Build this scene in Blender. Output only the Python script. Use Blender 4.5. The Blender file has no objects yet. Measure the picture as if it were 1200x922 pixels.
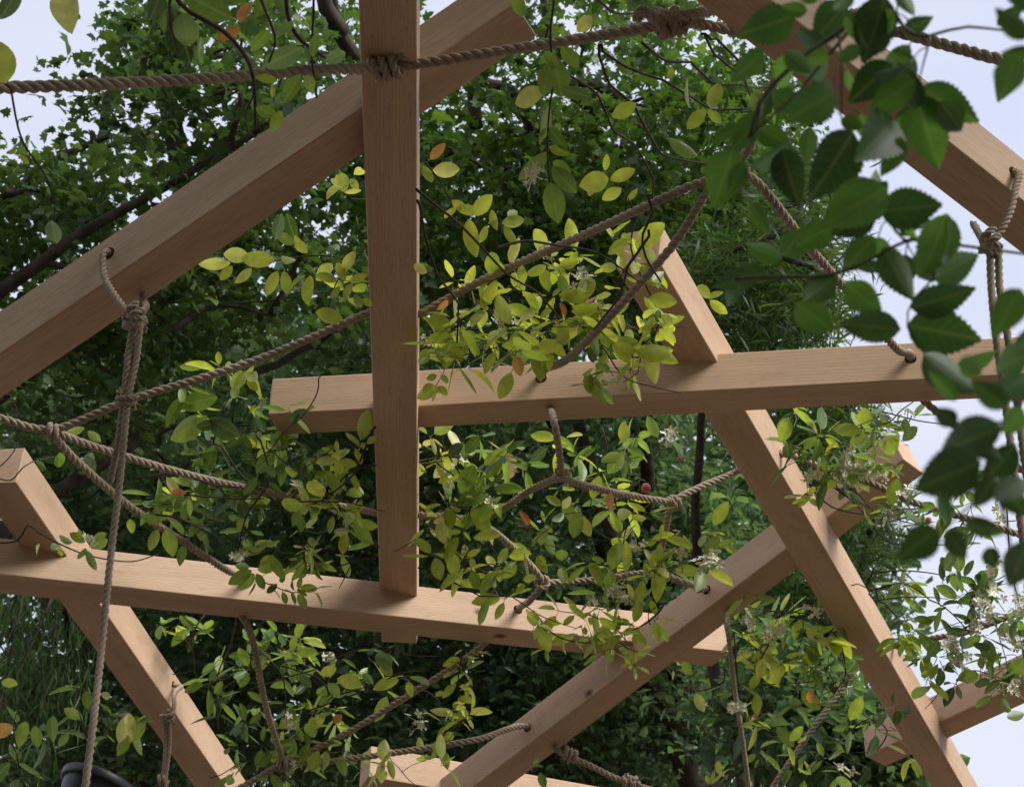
import bpy, bmesh, math, random
import numpy as np
from mathutils import Vector, Matrix

random.seed(7)
rng = np.random.default_rng(11)
C = bpy.context.scene.collection
scene = bpy.context.scene

# ------------------------------------------------------------------ camera
CAMZ = 1.55
CAM = np.array([0.0, 0.0, CAMZ])
FWD = np.array([0.0, 0.85684, 0.51557])
RGT = np.array([0.99983, -0.0094, 0.01562])
UPV = np.array([-0.01823, -0.51549, 0.8567])
FPX = 2090.4                                    # focal length in pixels of a 1200 px wide picture
cam_data = bpy.data.cameras.new('camera')
cam = bpy.data.objects.new('camera', cam_data)
C.objects.link(cam)
cam_data.sensor_width = 36.0
cam_data.lens = 36.0 * FPX / 1200.0
cam_data.clip_start = 0.05
cam_data.clip_end = 1000.0
cam.matrix_world = Matrix(((RGT[0], UPV[0], -FWD[0], CAM[0]),
                           (RGT[1], UPV[1], -FWD[1], CAM[1]),
                           (RGT[2], UPV[2], -FWD[2], CAM[2]),
                           (0, 0, 0, 1)))
cam_data.dof.use_dof = True
cam_data.dof.focus_distance = 4.3
cam_data.dof.aperture_fstop = 13.0
scene.camera = cam

# ------------------------------------------------------------------ sky, sun, exposure
SUN_EL, SUN_AZ = math.radians(42), math.radians(122)     # to the right and a little behind the camera, above thin cloud
world = bpy.data.worlds.new('World')
scene.world = world
world.use_nodes = True
wn, wl = world.node_tree.nodes, world.node_tree.links
wn.clear()
wout = wn.new('ShaderNodeOutputWorld')
bg = wn.new('ShaderNodeBackground')
bg.inputs['Strength'].default_value = 0.12
sky = wn.new('ShaderNodeTexSky')
sky.sky_type = 'NISHITA'
sky.sun_disc = False
sky.sun_elevation = SUN_EL
sky.sun_rotation = SUN_AZ
wtc = wn.new('ShaderNodeTexCoord')
wmap = wn.new('ShaderNodeMapping')
wmap.inputs['Scale'].default_value = (1.0, 1.0, 2.2)
wnoise = wn.new('ShaderNodeTexNoise')
wnoise.inputs['Scale'].default_value = 2.4
wnoise.inputs['Detail'].default_value = 5
wramp = wn.new('ShaderNodeValToRGB')
wramp.color_ramp.elements[0].position = 0.3
wramp.color_ramp.elements[0].color = (5.9, 6.5, 8.5, 1)
wramp.color_ramp.elements[1].position = 0.7
wramp.color_ramp.elements[1].color = (7.6, 7.8, 8.7, 1)
wmix = wn.new('ShaderNodeMixRGB')
wmix.inputs[0].default_value = 0.9
wl.new(wtc.outputs['Generated'], wmap.inputs['Vector'])
wl.new(wmap.outputs['Vector'], wnoise.inputs['Vector'])
wl.new(wnoise.outputs['Fac'], wramp.inputs['Fac'])
wl.new(sky.outputs['Color'], wmix.inputs[1])
wl.new(wramp.outputs['Color'], wmix.inputs[2])
wl.new(wmix.outputs['Color'], bg.inputs['Color'])
wl.new(bg.outputs['Background'], wout.inputs['Surface'])

sun_data = bpy.data.lights.new('sun', 'SUN')
sun_data.energy = 4.8
sun_data.angle = math.radians(30)
sun_data.color = (1.0, 0.975, 0.93)
sun = bpy.data.objects.new('sun', sun_data)
C.objects.link(sun)
# direction towards the sun: rotation 0 is +Y, turning clockwise seen from above
sd = Vector((math.sin(SUN_AZ) * math.cos(SUN_EL), math.cos(SUN_AZ) * math.cos(SUN_EL), math.sin(SUN_EL)))
sun.rotation_euler = sd.to_track_quat('Z', 'Y').to_euler()
sun.location = (0, -5, 12)

scene.view_settings.view_transform = 'Standard'
scene.view_settings.look = 'None'
scene.view_settings.gamma = 1.0
scene.view_settings.exposure = 0.0
scene.view_settings.use_curve_mapping = False
scene.cycles.use_denoising = True
scene.cycles.max_bounces = 10
scene.cycles.transmission_bounces = 8

# ------------------------------------------------------------------ helpers
def at(px, py, depth):
    return CAM + depth * (FWD + RGT * (px - 600.0) / FPX - UPV * (py - 461.0) / FPX)

def ray(px, py):
    d = FWD + RGT * (px - 600.0) / FPX - UPV * (py - 461.0) / FPX
    return d / np.linalg.norm(d)

def norm(v):
    v = np.asarray(v, float)
    return v / max(np.linalg.norm(v), 1e-9)

def tag(o, label=None, cat=None, group=None, kind=None):
    if label: o['label'] = label
    if cat: o['category'] = cat
    if group: o['group'] = group
    if kind: o['kind'] = kind
    return o

def empty(name, loc, label, cat, group=None):
    o = bpy.data.objects.new(name, None)
    o.empty_display_size = 0.1
    o.location = loc
    C.objects.link(o)
    return tag(o, label, cat, group)

def link(name, me, mat, parent=None):
    o = bpy.data.objects.new(name, me)
    if mat is not None: me.materials.append(mat)
    C.objects.link(o)
    if parent is not None:
        o.parent = parent
        o.matrix_parent_inverse = Matrix.Translation(parent.location).inverted()
    return o

def mesh_np(name, V, faces, smooth=True, attrs=None):
    """V (N,3); faces: list of int arrays (M,k)"""
    me = bpy.data.meshes.new(name)
    V = np.ascontiguousarray(V, np.float32)
    me.vertices.add(len(V))
    me.vertices.foreach_set('co', V.ravel())
    faces = [np.asarray(f, np.int32) for f in faces if len(f)]
    nl = sum(f.size for f in faces); nf = sum(len(f) for f in faces)
    me.loops.add(nl)
    me.polygons.add(nf)
    me.loops.foreach_set('vertex_index', np.concatenate([f.ravel() for f in faces]))
    tot = np.concatenate([np.full(len(f), f.shape[1], np.int32) for f in faces])
    st = np.concatenate([[0], np.cumsum(tot)[:-1]]).astype(np.int32)
    me.polygons.foreach_set('loop_start', st)
    try: me.polygons.foreach_set('loop_total', tot)
    except Exception: pass
    me.polygons.foreach_set('use_smooth', np.full(nf, smooth))
    for k, (typ, arr) in (attrs or {}).items():
        a = me.attributes.new(k, typ, 'POINT')
        arr = np.ascontiguousarray(arr, np.float32)
        a.data.foreach_set('value' if typ == 'FLOAT' else 'vector', arr.ravel())
    me.update(calc_edges=True)
    return me

class Geo:
    """collects pieces of one mesh"""
    def __init__(self): self.V = []; self.F = {}; self.n = 0
    def add(self, V, F):
        V = np.asarray(V, float); F = np.asarray(F, int)
        self.F.setdefault(F.shape[1], []).append(F + self.n)
        self.V.append(V); self.n += len(V)
    def mesh(self, name, smooth=True):
        return mesh_np(name, np.concatenate(self.V), [np.concatenate(f) for f in self.F.values()], smooth)

def catmull(P, step):
    P = [np.asarray(p, float) for p in P]
    if len(P) == 2:
        n = max(2, int(np.linalg.norm(P[1] - P[0]) / step) + 1)
        t = np.linspace(0, 1, n)[:, None]
        return P[0] * (1 - t) + P[1] * t
    Q = [2 * P[0] - P[1]] + P + [2 * P[-1] - P[-2]]
    out = []
    for i in range(1, len(Q) - 2):
        p0, p1, p2, p3 = Q[i - 1:i + 3]
        n = max(2, int(np.linalg.norm(p2 - p1) / step) + 1)
        t = np.linspace(0, 1, n, endpoint=False)[:, None]
        d0 = np.linalg.norm(p1 - p0) ** .5 + 1e-6; d1 = np.linalg.norm(p2 - p1) ** .5 + 1e-6; d2 = np.linalg.norm(p3 - p2) ** .5 + 1e-6
        m1 = ((p1 - p0) / d0 - (p2 - p0) / (d0 + d1) + (p2 - p1) / d1) * d1
        m2 = ((p2 - p1) / d1 - (p3 - p1) / (d1 + d2) + (p3 - p2) / d2) * d1
        out.append((2 * t**3 - 3 * t**2 + 1) * p1 + (t**3 - 2 * t**2 + t) * m1 + (-2 * t**3 + 3 * t**2) * p2 + (t**3 - t**2) * m2)
    out.append(P[-1][None])
    return np.concatenate(out)

def resample(P, step):
    s = np.concatenate([[0], np.cumsum(np.linalg.norm(np.diff(P, axis=0), axis=1))])
    n = max(2, int(s[-1] / step) + 1)
    t = np.linspace(0, s[-1], n)
    return np.stack([np.interp(t, s, P[:, k]) for k in range(3)], 1), t

def frames(P):
    T = np.gradient(P, axis=0)
    T /= np.linalg.norm(T, axis=1)[:, None] + 1e-12
    N = np.zeros_like(T)
    a = np.array([0, 0, 1.0]) if abs(T[0, 2]) < .8 else np.array([1.0, 0, 0])
    n = norm(a - T[0] * (a @ T[0]))
    for i in range(len(P)):
        n = n - T[i] * (n @ T[i]); n = n / (np.linalg.norm(n) + 1e-12); N[i] = n
    return T, N, np.cross(T, N)

def tube(geo, P, r, sides=6, caps=True):
    P = np.asarray(P, float)
    T, N, B = frames(P)
    r = np.broadcast_to(np.asarray(r, float), (len(P),))
    a = np.linspace(0, 2 * np.pi, sides, endpoint=False)
    V = P[:, None] + r[:, None, None] * (np.cos(a)[None, :, None] * N[:, None] + np.sin(a)[None, :, None] * B[:, None])
    i = np.arange(len(P) - 1)[:, None] * sides; j = np.arange(sides)[None]; k = (j + 1) % sides
    F = np.stack([i + j, i + k, i + sides + k, i + sides + j], -1).reshape(-1, 4)
    geo.add(V.reshape(-1, 3), F)
    if caps:
        geo.F.setdefault(sides, []).append(np.array([np.arange(sides)[::-1], np.arange(sides) + (len(P) - 1) * sides]) + geo.n - len(P) * sides)

def rope_sweep(geo, pts, r, lay=None, fuzz=1.0, smooth=True, sag=0.0):
    """three twisted strands along a path, with stray fibres"""
    P = catmull(pts, .01) if smooth else np.asarray(pts, float)
    P, t = resample(P, r * .42)
    if sag:
        u = t / t[-1]
        P = P + np.array([0, 0, -1.0]) * (sag * 4 * u * (1 - u))[:, None]
    T, N, B = frames(P)
    lay = lay or r * 5.6
    ph0 = random.random() * 6.28
    for k in range(3):
        ph = ph0 + k * 2.0944 + t / lay * 2 * np.pi
        rr = r * .53 * (1 + .04 * np.sin(t * 37 + k))
        Q = P + (np.cos(ph) * rr)[:, None] * N + (np.sin(ph) * rr)[:, None] * B
        tube(geo, Q, r * .5, 7)
    nf = int(t[-1] * 420 * fuzz)
    if nf:
        idx = rng.integers(0, len(P), nf); an = rng.random(nf) * 6.28
        rad = np.cos(an)[:, None] * N[idx] + np.sin(an)[:, None] * B[idx]
        d = rad * rng.uniform(.3, 1, nf)[:, None] + T[idx] * rng.normal(0, .9, nf)[:, None]
        d /= np.linalg.norm(d, axis=1)[:, None]
        L = rng.uniform(.3, 1.3, nf) * r
        b = P[idx] + rad * r * .9
        side = np.cross(d, T[idx] + .01); side /= np.linalg.norm(side, axis=1)[:, None] + 1e-9
        w = .00035
        V = np.stack([b - side * w, b + side * w, b + d * L[:, None]], 1).reshape(-1, 3)
        geo.add(V, np.arange(nf * 3).reshape(-1, 3))

def coil(center, axis, R, turns, pitch, phase=0.0, squash=1.0):
    axis = norm(axis)
    a = np.array([0, 0, 1.0]) if abs(axis[2]) < .8 else np.array([1.0, 0, 0])
    n = norm(a - axis * (a @ axis)); b = np.cross(axis, n)
    th = np.linspace(0, turns * 2 * np.pi, int(turns * 14) + 2)
    s = (th / (2 * np.pi) - turns / 2) * pitch
    return center + np.cos(th + phase)[:, None] * n * R + np.sin(th + phase)[:, None] * b * R * squash + s[:, None] * axis

# ------------------------------------------------------------------ materials
def new_mat(name):
    m = bpy.data.materials.new(name); m.use_nodes = True
    nt = m.node_tree; nt.nodes.clear()
    out = nt.nodes.new('ShaderNodeOutputMaterial')
    return m, nt, out

def ramp(nt, stops, interp='LINEAR'):
    r = nt.nodes.new('ShaderNodeValToRGB')
    cr = r.color_ramp; cr.interpolation = interp
    while len(cr.elements) < len(stops): cr.elements.new(.5)
    for e, (p, c) in zip(cr.elements, stops):
        e.position = p; e.color = (*c, 1)
    return r

def nd(nt, typ, **kw):
    n = nt.nodes.new(typ)
    for k, v in kw.items():
        if k in n.inputs: n.inputs[k].default_value = v
        else: setattr(n, k, v)
    return n

def wood_material(name, knots=()):
    m, nt, out = new_mat(name); L = nt.links.new
    tc = nd(nt, 'ShaderNodeTexCoord'); oi = nd(nt, 'ShaderNodeObjectInfo')
    off = nd(nt, 'ShaderNodeVectorMath', operation='SCALE'); off.inputs[0].default_value = (3.1, 7.7, 5.3)
    L(oi.outputs['Random'], off.inputs['Scale'])
    add = nd(nt, 'ShaderNodeVectorMath', operation='ADD')
    L(tc.outputs['Object'], add.inputs[0]); L(off.outputs[0], add.inputs[1])
    # gentle warp so the rings wander
    mp0 = nd(nt, 'ShaderNodeMapping'); mp0.inputs['Scale'].default_value = (1.3, 7, 7)
    L(add.outputs[0], mp0.inputs['Vector'])
    warp = nd(nt, 'ShaderNodeTexNoise', Scale=1.0, Detail=3.0)
    L(mp0.outputs[0], warp.inputs['Vector'])
    wv = nd(nt, 'ShaderNodeVectorMath', operation='MULTIPLY_ADD'); wv.inputs[1].default_value = (0, .022, .022)
    L(warp.outputs['Color'], wv.inputs[0]); L(add.outputs[0], wv.inputs[2])
    # growth rings: distance from a pith line outside the beam
    mp = nd(nt, 'ShaderNodeMapping'); mp.inputs['Location'].default_value = (0, .09, .13); mp.inputs['Scale'].default_value = (.02, 1, 1)
    L(wv.outputs[0], mp.inputs['Vector'])
    rings = nd(nt, 'ShaderNodeTexWave', Scale=60.0, Distortion=2.2, Detail=2.0)
    rings.wave_type = 'RINGS'; rings.rings_direction = 'X'
    rings.inputs['Detail Scale'].default_value = .6
    L(mp.outputs[0], rings.inputs['Vector'])
    # fine fibre streaks
    mp2 = nd(nt, 'ShaderNodeMapping'); mp2.inputs['Scale'].default_value = (4, 420, 420)
    L(add.outputs[0], mp2.inputs['Vector'])
    fib = nd(nt, 'ShaderNodeTexNoise', Scale=1.0, Detail=4.0, Roughness=.65)
    L(mp2.outputs[0], fib.inputs['Vector'])
    # broad colour patches
    mp3 = nd(nt, 'ShaderNodeMapping'); mp3.inputs['Scale'].default_value = (2.2, 12, 12)
    L(add.outputs[0], mp3.inputs['Vector'])
    bro = nd(nt, 'ShaderNodeTexNoise', Scale=1.0, Detail=3.0)
    L(mp3.outputs[0], bro.inputs['Vector'])
    base = ramp(nt, [(.3, (.49, .33, .206)), (.7, (.62, .43, .286))])
    L(bro.outputs['Fac'], base.inputs[0])
    rc = ramp(nt, [(0, (.87, .83, .80)), (.35, (.97, .96, .95)), (.8, (1, 1, 1)), (1, (.93, .9, .88))])
    L(rings.outputs['Fac'], rc.inputs[0])
    m1 = nd(nt, 'ShaderNodeMixRGB', blend_type='MULTIPLY'); m1.inputs[0].default_value = 1
    L(base.outputs[0], m1.inputs[1]); L(rc.outputs[0], m1.inputs[2])
    fc = ramp(nt, [(.3, (.89, .87, .85)), (.62, (1.03, 1.03, 1.03))])
    L(fib.outputs['Fac'], fc.inputs[0])
    m2 = nd(nt, 'ShaderNodeMixRGB', blend_type='MULTIPLY'); m2.inputs[0].default_value = 1
    L(m1.outputs[0], m2.inputs[1]); L(fc.outputs[0], m2.inputs[2])
    # dark pore flecks
    mp4 = nd(nt, 'ShaderNodeMapping'); mp4.inputs['Scale'].default_value = (28, 700, 700)
    L(add.outputs[0], mp4.inputs['Vector'])
    pore = nd(nt, 'ShaderNodeTexNoise', Scale=1.0, Detail=1.0)
    L(mp4.outputs[0], pore.inputs['Vector'])
    pr = ramp(nt, [(.28, (.62, .55, .5)), (.38, (1, 1, 1))])
    L(pore.outputs['Fac'], pr.inputs[0])
    m3 = nd(nt, 'ShaderNodeMixRGB', blend_type='MULTIPLY'); m3.inputs[0].default_value = .8
    L(m2.outputs[0], m3.inputs[1]); L(pr.outputs[0], m3.inputs[2])
    col = m3.outputs[0]
    for (kx, ky, kz, kr) in knots:
        sub = nd(nt, 'ShaderNodeVectorMath', operation='SUBTRACT'); sub.inputs[1].default_value = (kx, ky, kz)
        L(tc.outputs['Object'], sub.inputs[0])
        sc = nd(nt, 'ShaderNodeVectorMath', operation='MULTIPLY'); sc.inputs[1].default_value = (.7, 1, 1)
        L(sub.outputs[0], sc.inputs[0])
        ln = nd(nt, 'ShaderNodeVectorMath', operation='LENGTH'); L(sc.outputs[0], ln.inputs[0])
        dv = nd(nt, 'ShaderNodeMath', operation='DIVIDE'); dv.inputs[1].default_value = kr * 3
        L(ln.outputs['Value'], dv.inputs[0])
        ad = nd(nt, 'ShaderNodeMath', operation='MULTIPLY_ADD'); ad.inputs[1].default_value = .35
        L(fib.outputs['Fac'], ad.inputs[0]); L(dv.outputs[0], ad.inputs[2])
        kcol = ramp(nt, [(.3, (.07, .035, .02)), (.52, (.36, .22, .15)), (1, (1, 1, 1))])
        L(ad.outputs[0], kcol.inputs[0])
        mk = nd(nt, 'ShaderNodeMixRGB', blend_type='MULTIPLY'); mk.inputs[0].default_value = 1
        L(col, mk.inputs[1]); L(kcol.outputs[0], mk.inputs[2])
        col = mk.outputs[0]
    # boards differ a little in tone, and carry faint handling marks
    hv = nd(nt, 'ShaderNodeHueSaturation'); vm = nd(nt, 'ShaderNodeMapRange'); vm.inputs['To Min'].default_value = .9; vm.inputs['To Max'].default_value = 1.07
    L(oi.outputs['Random'], vm.inputs['Value']); L(vm.outputs[0], hv.inputs['Value'])
    mp5 = nd(nt, 'ShaderNodeMapping'); mp5.inputs['Scale'].default_value = (9, 24, 24); L(add.outputs[0], mp5.inputs['Vector'])
    st = nd(nt, 'ShaderNodeTexNoise', Scale=1.0, Detail=6.0, Roughness=.7); L(mp5.outputs[0], st.inputs['Vector'])
    sr = ramp(nt, [(.30, (.80, .77, .74)), (.42, (1, 1, 1))]); L(st.outputs['Fac'], sr.inputs[0])
    ms_ = nd(nt, 'ShaderNodeMixRGB', blend_type='MULTIPLY'); ms_.inputs[0].default_value = .7
    L(col, ms_.inputs[1]); L(sr.outputs[0], ms_.inputs[2]); L(ms_.outputs[0], hv.inputs['Color']); col = hv.outputs[0]
    p = nd(nt, 'ShaderNodeBsdfPrincipled', Roughness=.62)
    p.inputs['Specular IOR Level'].default_value = .35
    L(col, p.inputs['Base Color'])
    bmp = nd(nt, 'ShaderNodeBump', Strength=.22, Distance=.0012)
    L(fib.outputs['Fac'], bmp.inputs['Height']); L(bmp.outputs[0], p.inputs['Normal'])
    L(p.outputs[0], out.inputs['Surface'])
    return m

def rope_material(name, dark, light):
    m, nt, out = new_mat(name); L = nt.links.new
    tc = nd(nt, 'ShaderNodeTexCoord')
    n1 = nd(nt, 'ShaderNodeTexNoise', Scale=420.0, Detail=4.0, Roughness=.7); L(tc.outputs['Object'], n1.inputs['Vector'])
    n2 = nd(nt, 'ShaderNodeTexNoise', Scale=9.0, Detail=2.0); L(tc.outputs['Object'], n2.inputs['Vector'])
    mx = nd(nt, 'ShaderNodeMath', operation='MULTIPLY_ADD'); mx.inputs[1].default_value = .35
    L(n2.outputs['Fac'], mx.inputs[0])
    mx2 = nd(nt, 'ShaderNodeMath', operation='MULTIPLY'); mx2.inputs[1].default_value = .65
    L(n1.outputs['Fac'], mx2.inputs[0]); L(mx2.outputs[0], mx.inputs[2])
    r = ramp(nt, [(.33, dark), (.66, light)]); L(mx.outputs[0], r.inputs[0])
    p = nd(nt, 'ShaderNodeBsdfPrincipled', Roughness=.85); p.inputs['Specular IOR Level'].default_value = .15
    L(r.outputs[0], p.inputs['Base Color'])
    b = nd(nt, 'ShaderNodeBump', Strength=.6, Distance=.001); L(n1.outputs['Fac'], b.inputs['Height']); L(b.outputs[0], p.inputs['Normal'])
    L(p.outputs[0], out.inputs['Surface'])
    return m

def leaf_material(name, stops, transl=.45, rough=.38, vein=.35, tboost=(1.5, 1.45, .75), back=1.25, blotch=.25, spec=.4, pale=0.0):
    m, nt, out = new_mat(name); L = nt.links.new
    a = nd(nt, 'ShaderNodeAttribute', attribute_name='rnd')
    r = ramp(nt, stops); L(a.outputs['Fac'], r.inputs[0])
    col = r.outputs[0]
    tc = nd(nt, 'ShaderNodeTexCoord')
    nz = nd(nt, 'ShaderNodeTexNoise', Scale=38.0, Detail=3.0); L(tc.outputs['Object'], nz.inputs['Vector'])
    nr = ramp(nt, [(.3, (1 - blotch,) * 3), (.7, (1 + blotch * .7,) * 3)]); L(nz.outputs['Fac'], nr.inputs[0])
    mb = nd(nt, 'ShaderNodeMixRGB', blend_type='MULTIPLY'); mb.inputs[0].default_value = 1
    L(col, mb.inputs[1]); L(nr.outputs[0], mb.inputs[2]); col = mb.outputs[0]
    if vein:
        uv = nd(nt, 'ShaderNodeAttribute', attribute_name='luv')
        sp = nd(nt, 'ShaderNodeSeparateXYZ'); L(uv.outputs['Vector'], sp.inputs[0])
        ab = nd(nt, 'ShaderNodeMath', operation='ABSOLUTE'); L(sp.outputs['Y'], ab.inputs[0])
        # side veins: stripes in (x - 0.7|y|)
        ma = nd(nt, 'ShaderNodeMath', operation='MULTIPLY_ADD'); ma.inputs[1].default_value = -.75
        L(ab.outputs[0], ma.inputs[0]); L(sp.outputs['X'], ma.inputs[2])
        fr = nd(nt, 'ShaderNodeMath', operation='MULTIPLY'); fr.inputs[1].default_value = 7.0; L(ma.outputs[0], fr.inputs[0])
        fr2 = nd(nt, 'ShaderNodeMath', operation='PINGPONG'); fr2.inputs[1].default_value = .5; L(fr.outputs[0], fr2.inputs[0])
        vr = ramp(nt, [(.0, (1, 1, 1)), (.13, (0, 0, 0))]); L(fr2.outputs[0], vr.inputs[0])
        mr = ramp(nt, [(.0, (1, 1, 1)), (.035, (0, 0, 0))]); L(ab.outputs[0], mr.inputs[0])
        s1 = nd(nt, 'ShaderNodeMath', operation='MULTIPLY'); s1.inputs[1].default_value = .4; L(vr.outputs[0], s1.inputs[0])
        mxx = nd(nt, 'ShaderNodeMath', operation='MAXIMUM'); L(s1.outputs[0], mxx.inputs[0]); L(mr.outputs[0], mxx.inputs[1])
        s2 = nd(nt, 'ShaderNodeMath', operation='MULTIPLY'); s2.inputs[1].default_value = vein; L(mxx.outputs[0], s2.inputs[0])
        mv = nd(nt, 'ShaderNodeMixRGB', blend_type='MIX'); mv.inputs[2].default_value = (.42, .44, .2, 1)
        L(s2.outputs[0], mv.inputs[0]); L(col, mv.inputs[1]); col = mv.outputs[0]
    geo = nd(nt, 'ShaderNodeNewGeometry')
    mbk = nd(nt, 'ShaderNodeMixRGB', blend_type='MIX')
    bk = nd(nt, 'ShaderNodeMixRGB', blend_type='MULTIPLY'); bk.inputs[0].default_value = 1; bk.inputs[2].default_value = (back, back, back * 1.05, 1)
    L(col, bk.inputs[1])
    bp = nd(nt, 'ShaderNodeMixRGB', blend_type='MIX'); bp.inputs[0].default_value = pale; bp.inputs[2].default_value = (.30, .34, .22, 1)
    L(bk.outputs[0], bp.inputs[1])
    L(geo.outputs['Backfacing'], mbk.inputs[0]); L(col, mbk.inputs[1]); L(bp.outputs[0], mbk.inputs[2])
    p = nd(nt, 'ShaderNodeBsdfPrincipled', Roughness=rough); p.inputs['Specular IOR Level'].default_value = spec
    L(mbk.outputs[0], p.inputs['Base Color'])
    t = nd(nt, 'ShaderNodeBsdfTranslucent')
    tm = nd(nt, 'ShaderNodeMixRGB', blend_type='MULTIPLY'); tm.inputs[0].default_value = 1; tm.inputs[2].default_value = (*tboost, 1)
    L(col, tm.inputs[1]); L(tm.outputs[0], t.inputs['Color'])
    ms = nd(nt, 'ShaderNodeMixShader'); ms.inputs[0].default_value = transl
    L(p.outputs[0], ms.inputs[1]); L(t.outputs[0], ms.inputs[2]); L(ms.outputs[0], out.inputs['Surface'])
    return m

def plain(name, c0, c1, scale=30, rough=.7, spec=.3, stretch=None, bump=.3, dist=.003):
    m, nt, out = new_mat(name); L = nt.links.new
    tc = nd(nt, 'ShaderNodeTexCoord'); src = tc.outputs['Object']
    if stretch:
        mp = nd(nt, 'ShaderNodeMapping'); mp.inputs['Scale'].default_value = stretch; L(src, mp.inputs['Vector']); src = mp.outputs[0]
    n = nd(nt, 'ShaderNodeTexNoise', Scale=float(scale), Detail=5.0); L(src, n.inputs['Vector'])
    r = ramp(nt, [(.3, c0), (.7, c1)]); L(n.outputs['Fac'], r.inputs[0])
    p = nd(nt, 'ShaderNodeBsdfPrincipled', Roughness=rough); p.inputs['Specular IOR Level'].default_value = spec
    L(r.outputs[0], p.inputs['Base Color'])
    if bump:
        b = nd(nt, 'ShaderNodeBump', Strength=bump, Distance=dist); L(n.outputs['Fac'], b.inputs['Height']); L(b.outputs[0], p.inputs['Normal'])
    L(p.outputs[0], out.inputs['Surface'])
    return m

M_rope = rope_material('hemp rope', (.17, .125, .09), (.52, .42, .32))
M_bark = plain('bark', (.035, .028, .022), (.09, .075, .06), 14, .9, .1)
M_stem = plain('vine stem', (.022, .014, .010), (.07, .045, .030), 60, .7, .3)
M_twig = plain('green twig', (.09, .09, .03), (.16, .15, .05), 60, .6, .3)
M_rosestem = plain('rose stem', (.05, .055, .02), (.11, .10, .04), 60, .5, .3)
M_pot = plain('black plastic', (.010, .011, .014), (.018, .019, .023), 20, .42, .5, bump=.05)
M_soil = plain('potting soil', (.02, .014, .01), (.06, .045, .03), 80, .95, .1)
M_ground = plain('garden ground', (.09, .07, .052), (.17, .13, .10), 6, .9, .2)
M_petal = plain('cream petal', (.68, .68, .48), (.86, .85, .68), 80, .6, .2, bump=0)
M_berry = plain('pink bud', (.55, .10, .12), (.75, .22, .22), 90, .5, .3, bump=0)
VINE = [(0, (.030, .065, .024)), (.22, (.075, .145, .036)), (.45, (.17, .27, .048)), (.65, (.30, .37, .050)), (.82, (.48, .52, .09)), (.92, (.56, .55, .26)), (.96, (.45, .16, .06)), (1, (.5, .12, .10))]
M_vine = leaf_material('vine leaf', VINE, .5, .34, .3, pale=.35, spec=.5)
M_rose = leaf_material('rose leaf', [(0, (.018, .042, .017)), (.3, (.038, .090, .024)), (.6, (.075, .165, .032)), (1, (.14, .26, .05))], .55, .42, .12, back=1.3, spec=.4, blotch=.2, pale=.1)
M_plane = leaf_material('plane tree leaf', [(0, (.030, .060, .020)), (.5, (.055, .105, .030)), (1, (.09, .155, .042))], .5, .45, 0, blotch=.15)
M_maple = leaf_material('maple leaf', [(0, (.030, .062, .020)), (.5, (.055, .112, .026)), (1, (.10, .17, .04))], .5, .45, 0, blotch=.15)
M_dark = leaf_material('dark leaf', [(0, (.042, .085, .046)), (.6, (.088, .160, .074)), (1, (.14, .22, .10))], .54, .32, 0, blotch=.15, spec=.6)
M_feather = leaf_material('narrow leaf', [(0, (.028, .058, .018)), (.6, (.05, .10, .028)), (1, (.10, .16, .04))], .38, .5, 0, blotch=.1)
M_willow = leaf_material('bamboo leaf', [(0, (.014, .034, .010)), (.7, (.028, .060, .018)), (1, (.07, .12, .03))], .4, .85, 0, blotch=.1, spec=.1)

# ------------------------------------------------------------------ leaf templates  (x along, y across, z up)
def tpl_oval(width=.46, curl=.16, fold=.10, wave=0.0, tipx=1.0, blunt=.0):
    ts = [0, .06, .16, .3, .46, .62, .77, .89, .96, 1.0]
    hw = [.02, .17, .33, .45, .5, .47, .37, .22, .10, 0.0]
    V = []
    for i, (t, h) in enumerate(zip(ts, hw)):
        h = h * width * 2 * .5
        z0 = -curl * t * t
        w = wave * math.sin(i * 1.9)
        V += [(t, h, z0 + fold * h * 2 + w), (t, h * .5, z0 + fold * h * .6), (t, 0, z0), (t, -h * .5, z0 + fold * h * .6), (t, -h, z0 + fold * h * 2 - w)]
    F = []
    for i in range(len(ts) - 1):
        for k in range(4): F.append((5 * i + k, 5 * i + k + 1, 5 * i + k + 6, 5 * i + k + 5))
    V = np.array(V); V[:, 0] *= tipx
    return V, [np.array(F)]

def tpl_serrate(width=.66, curl=.12, fold=.10):
    n = 13; V = []; rows = []
    for i in range(2 * n + 1):
        t = i / (2 * n)
        h = .5 * width * (math.sin(math.pi * min(1, t ** .74)) ** .9) if 0 < t < 1 else 0
        tooth = 1.0 if i % 2 == 0 else 1.13
        shift = .022 if i % 2 else 0
        h2 = h * tooth
        z0 = -curl * t * t
        V += [(t + shift, h2, z0 + fold * h * 1.6), (t, h * .5, z0 + fold * h * .5), (t, 0, z0), (t, -h * .5, z0 + fold * h * .5), (t + shift, -h2, z0 + fold * h * 1.6)]
    F = [(5 * i + k, 5 * i + k + 1, 5 * i + k + 6, 5 * i + k + 5) for i in range(2 * n) for k in range(4)]
    return np.array(V), [np.array(F)]

def tpl_star(lobes, curl=.1):
    pts = [(0, 0)] + lobes
    full = lobes + [(x, -y) for x, y in lobes[::-1] if abs(y) > 1e-6]
    V = [(.38, 0, .0)] + [(0, 0, .02)] + [(x, y, -curl * (y * y + (x - .4) ** 2)) for x, y in full]
    n = len(V) - 1
    F = [(0, 1 + k, 1 + (k + 1) % n) for k in range(n)]
    return np.array(V), [np.array(F)]

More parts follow.
